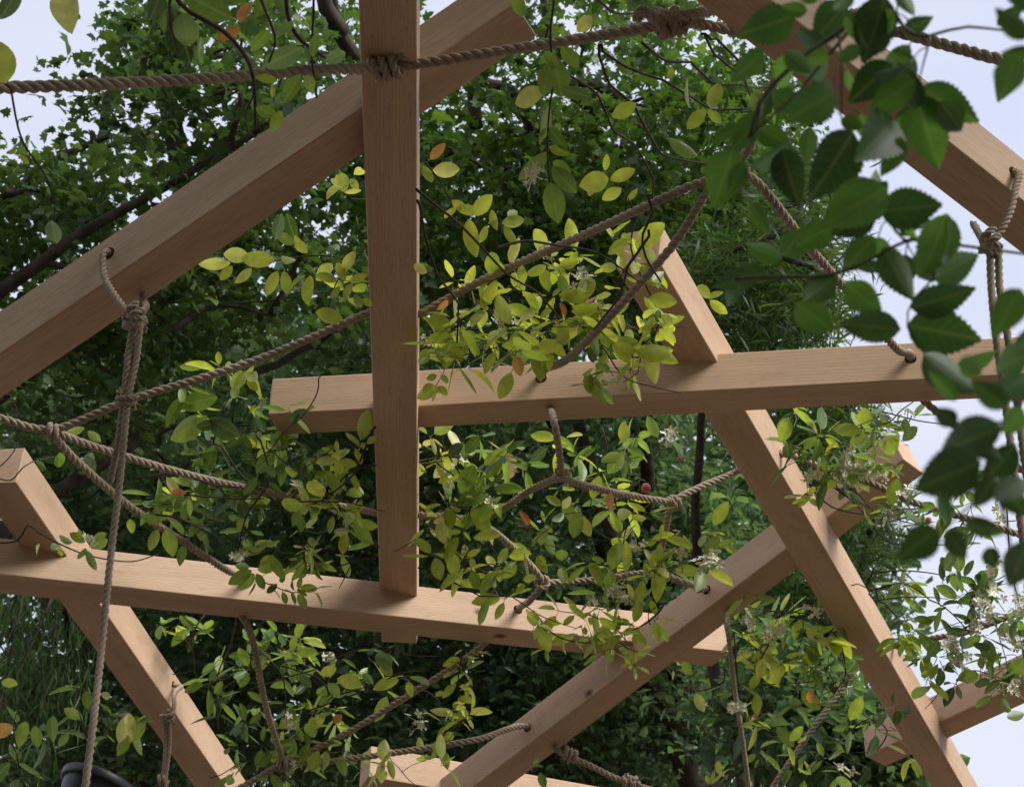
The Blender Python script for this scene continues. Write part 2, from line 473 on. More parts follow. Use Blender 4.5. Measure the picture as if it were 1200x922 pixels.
T_OVAL = [tpl_oval(.46, .10, .10), tpl_oval(.42, .26, .16, .010), tpl_oval(.52, .02, .06, .012), tpl_oval(.48, -.12, .14)]
T_ROSE = [tpl_serrate(.56, .12, .14), tpl_serrate(.50, .26, .20), tpl_serrate(.60, -.08, .10)]
T_PLANE = [tpl_star([(-.12, .22), (.05, .22), (.02, .5), (.26, .36), (.42, .56), (.52, .26), (.72, .20), (1.0, 0)][0:], .4)]
T_MAPLE = [tpl_star([(.02, .18), (.0, .46), (.24, .26), (.46, .58), (.55, .2), (.74, .2), (1.0, 0)], .4)]
T_SIMPLE = [(np.array([(0, 0, 0), (.35, .26, .10), (.4, 0, -.02), (.35, -.26, .10), (.75, .17, .0), (1, 0, -.2), (.75, -.17, .0)]),
             [np.array([(0, 2, 1), (0, 3, 2), (1, 2, 4), (2, 3, 6), (2, 5, 4), (2, 6, 5)])])]
T_NARROW = [(np.array([(0, 0, 0), (.3, .055, .01), (.6, .05, -.05), (1, 0, -.18), (.6, -.05, -.05), (.3, -.055, .01)]),
             [np.array([(0, 5, 1), (1, 5, 4), (1, 4, 2), (2, 4, 3)])])]

def leaves_mesh(name, pos, dirv, nrm, size, rnd, tpls, wid=None, extra=None):
    pos = np.asarray(pos, float); N = len(pos)
    X = np.asarray(dirv, float); X = X / (np.linalg.norm(X, axis=1)[:, None] + 1e-9)
    Z = np.asarray(nrm, float); Z = Z - X * (X * Z).sum(1)[:, None]; Z = Z / (np.linalg.norm(Z, axis=1)[:, None] + 1e-9)
    Y = np.cross(Z, X)
    size = np.broadcast_to(np.asarray(size, float), (N,)); rnd = np.asarray(rnd, float)
    wid = np.ones(N) if wid is None else np.asarray(wid, float)
    which = rng.integers(0, len(tpls), N)
    Vs, Fs, R, U = [], [], [], []; base = 0
    for k, (tv, tf) in enumerate(tpls):
        ix = np.where(which == k)[0]
        if not len(ix): continue
        s = size[ix][:, None, None]
        V = pos[ix][:, None] + s * (tv[None, :, 0:1] * X[ix][:, None] + tv[None, :, 1:2] * wid[ix][:, None, None] * Y[ix][:, None] + tv[None, :, 2:3] * Z[ix][:, None])
        nv = len(tv)
        for f in tf:
            Fs.append((f[None] + base + np.arange(len(ix))[:, None, None] * nv).reshape(-1, f.shape[1]))
        Vs.append(V.reshape(-1, 3)); R.append(np.repeat(rnd[ix], nv)); U.append(np.tile(tv, (len(ix), 1))); base += len(ix) * nv
    groups = {}
    for f in Fs: groups.setdefault(f.shape[1], []).append(f)
    nleaf = 0
    if extra is not None and extra.n:              # leaf stalks, second material
        ev = np.concatenate(extra.V); ef = np.concatenate(extra.F[4])
        nleaf = sum(len(f) for f in Fs); groups[4].append(ef + base)
        Vs.append(ev); R.append(np.zeros(len(ev))); U.append(np.zeros((len(ev), 3)))
    me = mesh_np(name, np.concatenate(Vs), [np.concatenate(g) for g in groups.values()], True,
                   {'rnd': ('FLOAT', np.concatenate(R)), 'luv': ('FLOAT_VECTOR', np.concatenate(U))})
    if nleaf:
        mi = np.zeros(len(me.polygons), np.int32); mi[nleaf:] = 1; me.polygons.foreach_set('material_index', mi)
    return me

# ------------------------------------------------------------------ ground
gm = mesh_np('ground', np.array([(-300, -300, 0), (300, -300, 0), (300, 300, 0), (-300, 300, 0)], float), [np.array([(0, 1, 2, 3)])], False)
tag(link('ground', gm, M_ground), kind='structure')

# ------------------------------------------------------------------ the pergola: square timbers notched over one another
S = 0.10
BEAMS = {  # centre, axis, normal of the side that faces the lawn, length
'A': ((-0.7943, 2.8775, 1.9662), (0.8233, -0.3819, 0.42), (-0.4044, -0.9138, -0.0381), 1.917),
'B': ((0.6838, 2.5124, 2.1454), (0.7779, 0.6082, -0.1579), (0.6018, -0.7934, -0.0911), 2.155),
'C': ((-0.2545, 3.165, 2.1402), (-0.0337, 0.9978, -0.057), (0.9994, 0.0331, -0.0121), 3.105),
'D': ((-0.6329, 4.3024, 1.9566), (0.9008, 0.4231, 0.0982), (0.4158, -0.9053, 0.0865), 2.785),
'E': ((0.6232, 3.5235, 2.1708), (0.9869, -0.1611, -0.0136), (-0.1611, -0.9869, -0.0009), 2.420),
'F': ((0.2307, 4.8976, 1.92), (0.6956, -0.6277, 0.3495), (-0.6762, -0.7364, 0.0232), 2.374),
'H': ((1.0311, 4.7701, 2.0916), (0.4281, 0.8963, -0.1154), (0.8956, -0.4379, -0.0781), 3.539),
'I': ((-0.9944, 4.9385, 1.8918), (0.1688, 0.9812, -0.0931), (0.985, -0.1714, -0.0202), 2.499),
'J': ((1.6279, 5.1345, 2.1213), (0.6372, -0.7629, 0.1093), (-0.7705, -0.6272, 0.1135), 1.298),
'K': ((0.1287, 5.3921, 1.7774), (0.9359, 0.3505, -0.0339), (0.3522, -0.9314, 0.0924), 1.178),
}
FR = {}
for k, (o, d, n, Ln) in BEAMS.items():
    d = norm(d); n = norm(np.array(n) - d * (np.array(n) @ d)); v = np.cross(d, n)
    if v[2] < 0: v = -v
    FR[k] = (np.array(o) + np.array([0, 0, CAMZ]), d, n, v, Ln)

def hit(b, px, py, face='side'):
    o, d, n, v, Ln = FR[b]
    m = n if face == 'side' else -v
    q = o + m * S / 2; r = ray(px, py)
    return CAM + r * ((q - CAM) @ m) / (r @ m)

def on_axis(b, px, py):
    o, d, n, v, Ln = FR[b]
    ts = np.linspace(-Ln / 2, Ln / 2, 3000); P = o + ts[:, None] * d - CAM
    z = P @ FWD; u = 600 + FPX * (P @ RGT) / z; w = 461 - FPX * (P @ UPV) / z
    return o + d * ts[np.argmin((u - px) ** 2 + (w - py) ** 2)]

HOLE = {'A': [(127, 297)], 'B': [(1188, 203), (985, 22)], 'D': [(288, 681), (607, 714)], 'E': [(634, 443), (1067, 420)],
        'F': [(828, 691), (618, 852)], 'H': [(915, 533), (1046, 757)], 'I': [(203, 803)], 'C': [], 'J': [], 'K': []}
HP = {}
for b, l in HOLE.items():
    HP[b] = [hit(b, *q) for q in l]
HP['C'] = [on_axis('C', 461, 367) + FR['C'][2] * S / 2, on_axis('C', 466, 602) + FR['C'][2] * S / 2]

def through(b, i, e=.0):
    """near and far mouth of a drilled hole"""
    n = FR[b][2]; p = HP[b][i]
    return p + n * e, p - n * (S + e)

pergola = empty('timber_pergola', (0.2, 3.9, 0), 'open pergola of pale brown square timber beams resting on one another, drilled for ropes', 'pergola')

def make_beam(key, mat, hr=.0135):
    o, d, n, v, Ln = FR[key]
    bm = bmesh.new()
    bmesh.ops.create_cube(bm, size=1.0)
    bmesh.ops.scale(bm, vec=(Ln, S, S), verts=bm.verts)
    bmesh.ops.bevel(bm, geom=bm.edges[:] , offset=.0042, segments=3, affect='EDGES', profile=.6)
    me = bpy.data.meshes.new('beam'); bm.to_mesh(me); bm.free()
    if np.linalg.det(np.stack([d, n, v], 1)) < 0: n = -n
    Mw = Matrix(((d[0], n[0], v[0], o[0]), (d[1], n[1], v[1], o[1]), (d[2], n[2], v[2], o[2]), (0, 0, 0, 1)))
    ob = bpy.data.objects.new('beam', me); me.materials.append(mat); C.objects.link(ob)
    ob.matrix_world = Mw
    if HP[key]:
        cb = bmesh.new()
        for p in HP[key]:
            lp = Mw.inverted() @ Vector(p)
            mt = Matrix.Translation((lp.x, 0, lp.z)) @ Matrix.Rotation(math.pi / 2, 4, 'X')
            bmesh.ops.create_cone(cb, cap_ends=True, segments=28, radius1=hr, radius2=hr, depth=S * 1.6, matrix=mt)
        cm = bpy.data.meshes.new('cut'); cb.to_mesh(cm); cb.free()
        co = bpy.data.objects.new('cut', cm); C.objects.link(co); co.matrix_world = Mw
        md = ob.modifiers.new('holes', 'BOOLEAN'); md.object = co; md.operation = 'DIFFERENCE'; md.solver = 'EXACT'
        dg = bpy.context.evaluated_depsgraph_get()
        nm = bpy.data.meshes.new_from_object(ob.evaluated_get(dg))
        ob.modifiers.clear(); ob.data = nm
        bpy.data.objects.remove(co); bpy.data.meshes.remove(cm)
    for p in ob.data.polygons: p.use_smooth = False
    ob.parent = pergola
    ob.matrix_parent_inverse = Matrix.Translation(pergola.location).inverted()
    return ob

def local(key, P):
    o, d, n, v, Ln = FR[key]
    if np.linalg.det(np.stack([d, n, v], 1)) < 0: n = -n
    q = P - o
    return (float(q @ d), float(q @ n), float(q @ v))

M_wood = wood_material('planed timber')
kD = [(*local('D', hit('D', 562, 717)), .006), (*local('D', hit('D', 586, 745, 'under')), .007), (*local('D', hit('D', 700, 742, 'side')), .006)]
M_woodD = wood_material('knotty planed timber', kD)
kF = [(*local('F', hit('F', 690, 812)), .006), (*local('F', hit('F', 935, 592)), .004)]
M_woodF = wood_material('planed timber with small knots', kF)
for key in 'ABCDEFHIJK':
    b = make_beam(key, {'D': M_woodD, 'F': M_woodF}.get(key, M_wood))
    if key == 'D': b['label'] = 'beam with two dark knots'

# ------------------------------------------------------------------ ropes
ROPES = 'hemp ropes strung between the pergola beams'
def rope(label, runs, r=.0098, coils=(), group=ROPES, fuzz=1.0):
    g = Geo()
    for pts in runs:
        rope_sweep(g, pts, r, fuzz=fuzz)
    ob = link('hemp_rope', g.mesh('hemp_rope'), M_rope)
    tag(ob, label, 'rope', group)
    for cl in coils:
        kg = Geo()
        for pts, kr in cl: rope_sweep(kg, pts, kr, fuzz=fuzz * .7)
        link('knot', kg.mesh('knot'), M_rope, ob)
    return ob

def wrap(center, axis, r, turns=3, rr=None, phase=0.0):
    rr = rr or r
    return [(coil(np.asarray(center), axis, r * 1.75, turns, r * 1.75, phase), rr * .85)]

def big_knot(c, ax, r, seed=0):
    rs = random.Random(seed); c = np.asarray(c, float); ax = norm(ax); out = []
    a = np.array([0, 0, 1.0]) if abs(ax[2]) < .8 else np.array([1.0, 0, 0]); n = norm(a - ax * (a @ ax)); b = np.cross(ax, n)
    out.append((coil(c - ax * r * .9, ax + .5 * n, r * 1.8, 1.6, r * 1.9, 1), r * .9))
    out.append((coil(c + ax * r * 1.2, ax - .5 * n + .3 * b, r * 1.75, 1.5, r * 1.9, 2.5), r * .9))
    out.append((coil(c, n + .6 * ax, r * 1.7, 1.2, r * 1.2, .5), r * .9))
    return out

# junctions
J1 = at(58, 503, 3.86)           # left splice
NODE = at(858, 198, 3.45)        # knot behind the rose leaves
J2 = at(635, 683, 4.75)
J3 = at(768, 671, 4.72)
J4 = at(789, 589, 4.55)
J5 = at(659, 557, 4.15)
J6 = at(561, 613, 4.55)
J7 = at(333, 895, 5.0)
R = .0093

# top rope from beyond the left edge, tied on the beam and knotted near the big beam
cUnder = hit('C', 454, 74, 'under') - FR['C'][3] * .012
b1n, b1f = through('B', 1, .012)
bl = at(828, 30, 3.2)
P = [at(-620, 96, 2.3), at(-160, 104, 2.6), at(0, 103, 2.72), at(215, 94, 2.9), at(380, 82, 3.06), cUnder, at(600, 58, 3.16), at(722, 39, 3.13), at(785, 28, 3.13), bl, b1f]
kc = at(782, 27, 3.12)
axr = norm(at(820, 24, 3.13) - at(740, 37, 3.13))
end = [at(770, 22, 3.10), at(752, 13, 3.09), at(745, 24, 3.085)]
top = rope('top rope crossing the picture from the upper left edge to a lumpy knot', [P, [at(835, 12, 3.2), at(805, 18, 3.11), *end]], .0102,
           [big_knot(kc, axr, .0105, 1), [(coil(cUnder, norm(at(500, 70, 3.1) - at(400, 84, 3.1)), .0175, 3.2, .018), .0078),
                                         ([cUnder + np.array([.004, 0, .03]), cUnder + np.array([.002, -.012, .002]), cUnder + np.array([-.003, -.012, -.02])], .0025)]])
rope('short rope leaving the upper right beam toward the right edge', [[b1f, b1n, at(1040, 34, 2.98), at(1105, 52, 2.93), at(1180, 72, 2.86), at(1290, 96, 2.8), at(1560, 170, 2.7), at(1900, 290, 2.6)]], .0102)

# long rope from the left splice through the hanging beam to the rose
cn, cf = through('C', 0, .004)   # near = right side
rope('long rope rising from the left edge through the upright beam to the rose leaves',
     [[at(-560, 320, 3.7), at(-90, 462, 3.82), at(0, 490, 3.84), J1, at(148, 470, 3.87), at(300, 422, 3.9), cf], [cf, cn], [cn, at(560, 331, 3.84), at(700, 268, 3.62), at(800, 222, 3.5), NODE, hit('B', 912, 85, 'under')]], R,
     [wrap(at(62, 506, 3.86), at(110, 520, 3.88) - at(20, 495, 3.85), .0078, 1.6), big_knot(NODE, RGT, .009, 4)])
en, ef = through('E', 0, .01)
hub = at(838, 212, 3.47)
rope('rope slanting down from the rose leaves into the left hole of the middle beam', [[NODE, hub, at(792, 283, 3.55), at(720, 365, 3.64), at(668, 418, 3.82), en, ef]], R)
e2n, e2f = through('E', 1, .01)
rope('rope dropping from the rose leaves into the right hole of the middle beam', [[NODE, at(885, 212, 3.47), at(940, 280, 3.55), at(1000, 350, 3.7), at(1050, 408, 3.86), e2n, e2f, at(1096, 481, 4.12), at(1140, 512, 4.15), at(1230, 570, 4.2), at(1480, 690, 4.3), at(1900, 840, 4.4)]], R)
# below the middle beam
rope('rope under the middle beam forking above the red bud', [[ef, at(650, 497, 4.08), at(656, 535, 4.12), J5, at(700, 572, 4.3), at(740, 581, 4.45), J4], [J5, at(620, 575, 4.3), at(590, 596, 4.45), J6]], R * .97,
     [wrap(J5, at(656, 500, 4.1) - J5, .0085, 1.2)])
# left splice to the two holes of the lower beam
dn, df = through('D', 0, .012)
rope('rope from the left splice down to the left hole of the lower beam', [[J1, at(80, 530, 3.9), at(150, 592, 4.05), at(215, 635, 4.22), at(266, 668, 4.42), dn, df, at(291, 735, 4.66), at(312, 830, 4.86), J7]], R,
     [])
c2n, c2f = through('C', 1, .004)
d2n, d2f = through('D', 1, .012)
rope('rope from the left splice through the upright beam to the lower beam',
     [[J1, at(95, 518, 3.92), at(220, 556, 4.1), at(330, 580, 4.28), c2f], [c2f, c2n], [c2n, at(530, 606, 4.52), J6, at(600, 641, 4.68), J2, at(622, 702, 4.78), d2n, d2f]], R,
     [wrap(J2, d2n - J2, .0085, 1.4)])
fn, ff = through('F', 0, .012)
rope('rope running level from the knot beside the lower beam into the diagonal beam', [[J2, at(700, 679, 4.78), J3, at(800, 682, 4.66), fn, ff]], R, [wrap(fn + (at(800, 682, 4.66) - fn) * .25, at(800, 682, 4.66) - fn, .0068, 1.2)])
hn, hf = through('H', 0, .012)
rope('short upright rope joining two level ropes beside the white flowers', [[J3, at(778, 630, 4.63), J4, at(822, 570, 4.6), at(866, 551, 4.66), hf]], R, [wrap(J4, at(822, 570, 4.6) - J4, .0085, 1.8), wrap(J3, at(778, 630, 4.63) - J3, .0085, 1.3)])
rope('rope leaving the crossed beam among flowers toward the right edge', [[hf, hn, at(960, 546, 4.4), at(1020, 566, 4.35), at(1075, 590, 4.3), at(1150, 612, 4.3), at(1260, 648, 4.32), at(1500, 730, 4.4), at(1900, 850, 4.5)]], R * .95)
f2n, f2f = through('F', 1, .012)
rope('rope from the lower hole of the diagonal beam across to the left', [[f2f, f2n, at(560, 866, 5.06), at(500, 876, 5.05), at(440, 885, 5.03), at(385, 892, 5.01), J7, at(290, 918, 5.0), at(200, 962, 5.0)]], R, [wrap(J7, RGT, .009, 2.0)])
rope('rope slanting down left behind the lower beam', [[d2f, at(575, 748, 4.98), at(540, 775, 5.0), at(470, 820, 5.02), at(400, 862, 5.02), J7]], R)
rope('rope with a lumpy knot at the bottom edge below the diagonal beam', [[f2f, at(655, 880, 5.2), at(690, 896, 5.2), at(728, 914, 5.18), at(800, 935, 5.2)]], R, [big_knot(at(738, 916, 5.17), RGT - .3 * UPV, .009, 6), wrap(at(668, 884, 5.2), at(690, 896, 5.2) - at(655, 880, 5.2), .0085, 2.5)])
rope('thin rope hanging straight down behind the diagonal beam', [[ff, at(853, 735, 4.85), at(860, 800, 4.9), at(872, 880, 4.92), at(882, 960, 4.95)]], .0072)
h2n, h2f = through('H', 1, .012)
rope('rope slanting down left behind the lower right beam', [[h2f, at(1003, 782, 5.45), at(955, 850, 5.42), at(905, 922, 5.4), at(870, 975, 5.4)]], .0088)
rope('rope leaving the lower right beam through white flowers', [[h2f, h2n, at(1090, 748, 4.95), at(1130, 741, 4.9), at(1200, 716, 4.85), at(1290, 690, 4.8), at(1560, 640, 4.8), at(1900, 600, 4.8)]], .0088)

# hanging pairs
HANG = 'doubled ropes hanging from drilled beams'
an, af = through('A', 0, .008)
kA = at(158, 372, 3.285)
rh = .0067
low1 = at(129, 566, 3.19)
rope('doubled rope hanging from the upper left beam to the black pot',
     [[af, an, at(121, 318, 3.39), at(134, 345, 3.33), kA, at(170, 362, 3.33), at(168, 350, 3.45), af],
      [kA, at(152, 405, 3.27), at(145, 470, 3.225), at(138, 520, 3.2), low1],
      [at(164, 380, 3.27), at(160, 420, 3.26), at(150, 470, 3.215), at(141, 560, 3.17), at(129, 660, 3.11), at(119, 760, 3.05), at(109, 850, 2.98), at(100, 922, 2.94), at(93, 985, 2.92), at(110, 1020, 2.98)]], rh,
     [big_knot(kA, UPV, .0075, 2) , [(coil(kA + UPV * -.012, UPV, .018, 1.6, .013, 0, .7), .0068)],
      [(coil(at(148, 469, 3.22), UPV + .15 * RGT, .0155, 2.6, .010, 0, .85), .0055)]], HANG)
inn, iff = through('I', 0, .006)
kI = at(196, 841, 4.73)
rope('short doubled rope with a knot hanging from the lower left beam',
     [[iff, inn, at(204, 815, 4.79), at(203, 832, 4.74), kI], [at(193, 846, 4.72), at(194, 880, 4.70), at(191, 912, 4.68), at(188, 965, 4.64)], [at(199, 846, 4.72), at(198, 880, 4.70), at(194, 912, 4.68), at(193, 965, 4.64)]], .0062,
     [[(coil(kI, UPV, .0165, 2.3, .014), .0058)], [(coil(at(191, 914, 4.68), RGT, .012, 1.8, .012), .0052)]], HANG)
bn, bf = through('B', 0, .006)
kB = at(1160, 286, 3.2)
rope('doubled rope hanging from the upper right beam past the middle beam',
     [[bf, bn, at(1190, 222, 3.28), at(1184, 248, 3.24), at(1172, 272, 3.21), kB, at(1140, 262, 3.3)],
      [kB, at(1162, 340, 3.17), at(1168, 400, 3.12), at(1178, 470, 3.08), at(1200, 640, 2.98), at(1222, 800, 2.9)], [at(1170, 288, 3.2), at(1172, 340, 3.17), at(1182, 400, 3.12), at(1192, 470, 3.08), at(1214, 640, 2.98), at(1236, 800, 2.9)]], .0072,
     [big_knot(kB, UPV, .0078, 3)], HANG)

# ------------------------------------------------------------------ hanging black pot
pc = at(112, 926, 3.05)
pot = empty('plant_pot', pc, 'black plastic pot hanging at the lower left below a rope', 'pot')
def lathe(prof, c, seg=40, tilt=None):
    a = np.linspace(0, 2 * np.pi, seg, endpoint=False)
    V = np.array([[(r * np.cos(t), r * np.sin(t), z) for t in a] for r, z in prof]).reshape(-1, 3)
    if tilt is not None: V = V @ np.array(tilt.to_matrix()).T
    i = np.arange(len(prof) - 1)[:, None] * seg; j = np.arange(seg)[None]; k = (j + 1) % seg
    F = np.stack([i + j, i + k, i + seg + k, i + seg + j], -1).reshape(-1, 4)
    return V + c, F
from mathutils import Euler
tl = Euler((math.radians(-4), math.radians(15), 0))
g = Geo(); g.add(*lathe([(.001, -.10), (.044, -.10), (.047, -.094), (.060, .014), (.0605, .016), (.058, .016), (.046, -.09), (.001, -.09)], pc, 44, tl))
link('body', g.mesh('body'), M_pot, pot)
g = Geo(); g.add(*lathe([(.0612, .004), (.0655, .004), (.0662, .007), (.0662, .017), (.0645, .0195), (.0600, .0195), (.0585, .017), (.0585, .006), (.0612, .004)], pc, 44, tl))
link('rim', g.mesh('rim'), M_pot, pot)
g = Geo(); g.add(*lathe([(.0575, .008), (.04, .012), (.001, .013)], pc, 30, tl))
link('soil', g.mesh('soil'), M_soil, pot)

# ------------------------------------------------------------------ trees
def crown_points(cl):
    """cl: list of (px, py, depth, radius, n) -> leaf centres"""
    out = []
    for (px, py, dp, rad, n) in cl:
        c = at(px, py, dp)
        u = rng.normal(0, 1, (n, 3)); u /= np.linalg.norm(u, axis=1)[:, None]
        rr = rad * rng.random(n) ** .45
        out.append(c + u * rr[:, None] * np.array([1.15, 1.15, .75]))
    return np.concatenate(out)

def clumps(regions, depth, dj, rad, n):
    out = []
    for (cx, cy, rx, ry, k) in regions:
        for _ in range(k):
            a = rng.random() * 6.28; q = math.sqrt(rng.random())
            out.append((cx + rx * q * math.cos(a), cy + ry * q * math.sin(a), depth + rng.uniform(-dj, dj), rad * rng.uniform(.65, 1.3), max(4, int(n * rng.uniform(.6, 1.3)))))
    return out

def tree(name, label, base, th, tr, cl, tpls, size, mat, spread=.5, limb_every=2, droop=.25, extra=(), jit=.34, cat='tree', twigs=2):
    root = empty(name, (base[0], base[1], 0), label, cat)
    top = np.array([base[0] + .2, base[1], th])
    g = Geo()
    hs = np.linspace(0, 1, 14)
    path = np.stack([base[0] + .2 * hs + .12 * np.sin(hs * 5), base[1] + .1 * np.sin(hs * 4), th * hs], 1)
    tube(g, path, tr * (1.25 - .8 * hs) * (1 + .35 * np.exp(-hs * 14)), 12)
    link('trunk', g.mesh('trunk'), M_bark, root)
    g = Geo()
    bones = []
    main = rng.choice(len(cl), min(len(cl), 5), replace=False)
    for i in main:
        c = at(*cl[i][:3])
        mid = top * .45 + c * .55 + np.array([rng.normal(0, .2), rng.normal(0, .2), .3 + rng.normal(0, .2)])
        Q = catmull([top, mid, c], .15)
        Q = Q + np.cumsum(rng.normal(0, .014, Q.shape), 0)
        tube(g, Q, np.linspace(tr * .45, .014, len(Q)), 7)
        bones.append(Q[len(Q) // 4:])
    for i, (px, py, dp, rad, n) in enumerate(cl):
        if i % limb_every: continue
        c = at(px, py, dp); A_ = np.concatenate(bones)
        ds = np.linalg.norm(A_ - c, axis=1) + np.maximum(0, A_[:, 2] - c[2]) * .6
        st = A_[np.argmin(ds)]
        if np.linalg.norm(st - c) < .25: continue
        tw = catmull([st, (st + c) / 2 + np.array([rng.normal(0, .1), rng.normal(0, .1), .12]), c], .12)
        tw = tw + np.cumsum(rng.normal(0, .010, tw.shape), 0)
        tube(g, tw, np.linspace(.022, .006, len(tw)), 5); bones.append(tw[::2])
        for _ in range(twigs):
            e = c + rng.normal(0, rad * .6, 3)
            t2 = catmull([tw[len(tw) // 2], (tw[len(tw) // 2] + e) / 2 + rng.normal(0, .05, 3), e], .12)
            tube(g, t2, np.linspace(.009, .003, len(t2)), 4)
    for pts, r0, r1 in extra:
        Q = catmull(pts, .1); Q = Q + np.cumsum(rng.normal(0, .004, Q.shape), 0)
        tube(g, Q, np.linspace(r0, r1, len(Q)), 8)
    link('limbs', g.mesh('limbs'), M_bark, root)
    P = crown_points(cl); n = len(P)
    d = rng.normal(0, 1, (n, 3)); d[:, 2] = d[:, 2] * .5 - droop
    nr = rng.normal(0, spread, (n, 3)); nr[:, 2] += 1
    sz = size * np.exp(rng.normal(0, jit, n))
    # neighbours share a tone so clumps read light and dark
    tone = np.repeat(rng.uniform(.15, .85, len(cl)), [c[4] for c in cl])
    rn = np.clip(tone + rng.normal(0, .22, n), 0, 1)
    link('crown', leaves_mesh('crown', P, d, nr, sz, rn, tpls), mat, root)
    return root

# plane tree, upper left
cl = clumps([(60, 330, 130, 90, 29), (250, 200, 140, 90, 18), (185, 45, 70, 45, 10), (330, 70, 110, 80, 18), (70, 215, 90, 45, 13), (110, 430, 150, 70, 36), (300, 340, 140, 80, 36), (-60, 320, 60, 130, 10), (200, 120, 140, 60, 12), (-190, 330, 110, 160, 22)], 10.5, 1.4, .29, 66)
ex = [([at(250, 330, 10.6), at(215, 190, 10.4), at(188, 48, 10.3), at(182, -60, 10.3)], .085, .04),
      ([at(188, 45, 10.3), at(165, 82, 10.2), at(128, 115, 10.1), at(121, 155, 10.1)], .05, .028),
      ([at(195, -40, 10.2), at(210, 80, 10.3), at(262, 165, 10.4), at(285, 215, 10.5)], .045, .02),
      ([at(400, 40, 10.3), at(380, 10, 10.2), at(372, -50, 10.2)], .055, .04),
      ([at(420, 70, 10.4), at(396, 25, 10.3), at(390, -40, 10.2)], .05, .03),
      ([at(20, 225, 10.5), at(70, 185, 10.4), at(130, 160, 10.3)], .035, .015)]
tree('plane_tree', 'loose leaved tree with dark branches against the sky at the upper left', (-5.6, 9.6), 4.2, .22, cl, T_PLANE, .056, M_plane, .7, 5, extra=ex)

# maple, top middle
cl = clumps([(560, 120, 100, 70, 15), (560, 260, 120, 90, 44), (740, 130, 120, 90, 24), (740, 290, 150, 100, 62), (860, 130, 70, 100, 20), (880, 260, 50, 90, 24), (450, 270, 80, 100, 22), (680, 20, 130, 40, 10), (420, 40, 60, 60, 7)], 12.5, 1.8, .35, 84)
ex = [([at(640, 200, 12.2), at(600, 110, 12), at(560, 100, 11.9)], .05, .03), ([at(558, 150, 12), at(556, 70, 11.9), at(548, -20, 11.9)], .05, .035),
      ([at(700, 130, 12), at(660, 90, 11.8), at(640, -10, 11.8)], .05, .03), ([at(735, 120, 12), at(690, 95, 12), at(655, 100, 12)], .04, .025)]
tree('maple_tree', 'green tree with small lobed leaves behind the top of the upright beam', (1.4, 12.4), 5.0, .25, cl, T_MAPLE, .066, M_maple, .7, 6, extra=ex)

# dark tree, lower middle
cl = clumps([(250, 560, 260, 140, 130), (600, 620, 260, 150, 130), (500, 800, 350, 110, 130), (820, 780, 130, 130, 60), (820, 520, 90, 120, 40), (120, 790, 180, 170, 100), (450, 430, 160, 90, 50), (400, 930, 420, 60, 90), (90, 560, 120, 110, 34), (10, 880, 90, 90, 40), (520, 840, 200, 70, 46), (640, 900, 200, 60, 40), (-160, 650, 110, 260, 40)], 13.5, 1.9, .36, 100)
tree('dark_tree', 'broad dark bluish green tree filling the lower middle behind the beams', (-1.0, 13.5), 4.0, .3, cl, T_SIMPLE, .074, M_dark, .75, 5)
# its neighbour further back closes most of the gaps
cl = clumps([(300, 560, 420, 220, 110), (550, 740, 480, 260, 190), (780, 350, 110, 130, 24), (560, 350, 140, 100, 16)], 18.5, 2.0, .7, 120)
tree('tall_tree', 'tall dense dark tree seen in the gaps behind the other crowns', (0.6, 19.0), 6.5, .4, cl, T_SIMPLE, .13, M_dark, .75, 6)
# feathery tree, right
cl = clumps([(890, 330, 80, 70, 34), (940, 250, 40, 50, 10), (930, 370, 50, 30, 16), (985, 520, 40, 60, 18), (1000, 620, 40, 45, 16), (930, 560, 50, 80, 24), (960, 720, 60, 60, 20)], 9.8, .9, .24, 150)
tree('feathery_tree', 'feathery narrow leaved tree ending against the open sky at the right', (1.5, 9.9), 3.2, .12, cl, T_NARROW, .085, M_feather, .7, 3, droop=.05)
# small dark bush bottom right
cl = clumps([(1020, 880, 55, 40, 22), (960, 860, 50, 60, 22), (900, 820, 60, 80, 26), (1080, 925, 30, 15, 4)], 8.6, .6, .2, 70)
tree('dark_shrub', 'small glossy dark shrub at the bottom right under the crossed beams', (1.35, 8.9), 2.4, .08, cl, T_SIMPLE, .075, M_dark, .6, 3)
# drooping bamboo, bottom left
root = empty('bamboo_plant', (-2.9, 8.6, 0), 'drooping thin leaved bamboo at the lower left edge', 'bamboo')
g = Geo(); pos = []; dr = []
for k in range(30):
    px = rng.uniform(-80, 90); top_y = rng.uniform(640, 720)
    a = at(px + rng.uniform(-10, 40), top_y, 8.4 + rng.uniform(-.5, .5)); b = a + np.array([rng.normal(0, .08), rng.normal(0, .1), -rng.uniform(.5, 1.0)])
    base = np.array([-2.9 + rng.normal(0, .3), 8.6 + rng.normal(0, .3), 0.0])
    if k < 3: tube(g, catmull([base, base * .5 + a * .5 + np.array([0, 0, .5]), a], .25), .009, 5)
    w = catmull([a, (a + b) / 2 + rng.normal(0, .06, 3), b], .03); tube(g, w, .0014, 4)
    for q in w[::1]:
        for _ in range(2): pos.append(q + rng.normal(0, .02, 3)); dr.append(np.array([rng.normal(0, .35), rng.normal(0, .35), -1]))
link('stem', g.mesh('stem'), M_stem, root)
n = len(pos)
link('foliage', leaves_mesh('foliage', pos, dr, rng.normal(0, 1, (n, 3)), rng.uniform(.07, .13, n), np.clip(rng.normal(.4, .28, n), 0, 1), T_NARROW, np.full(n, .7)), M_willow, root)

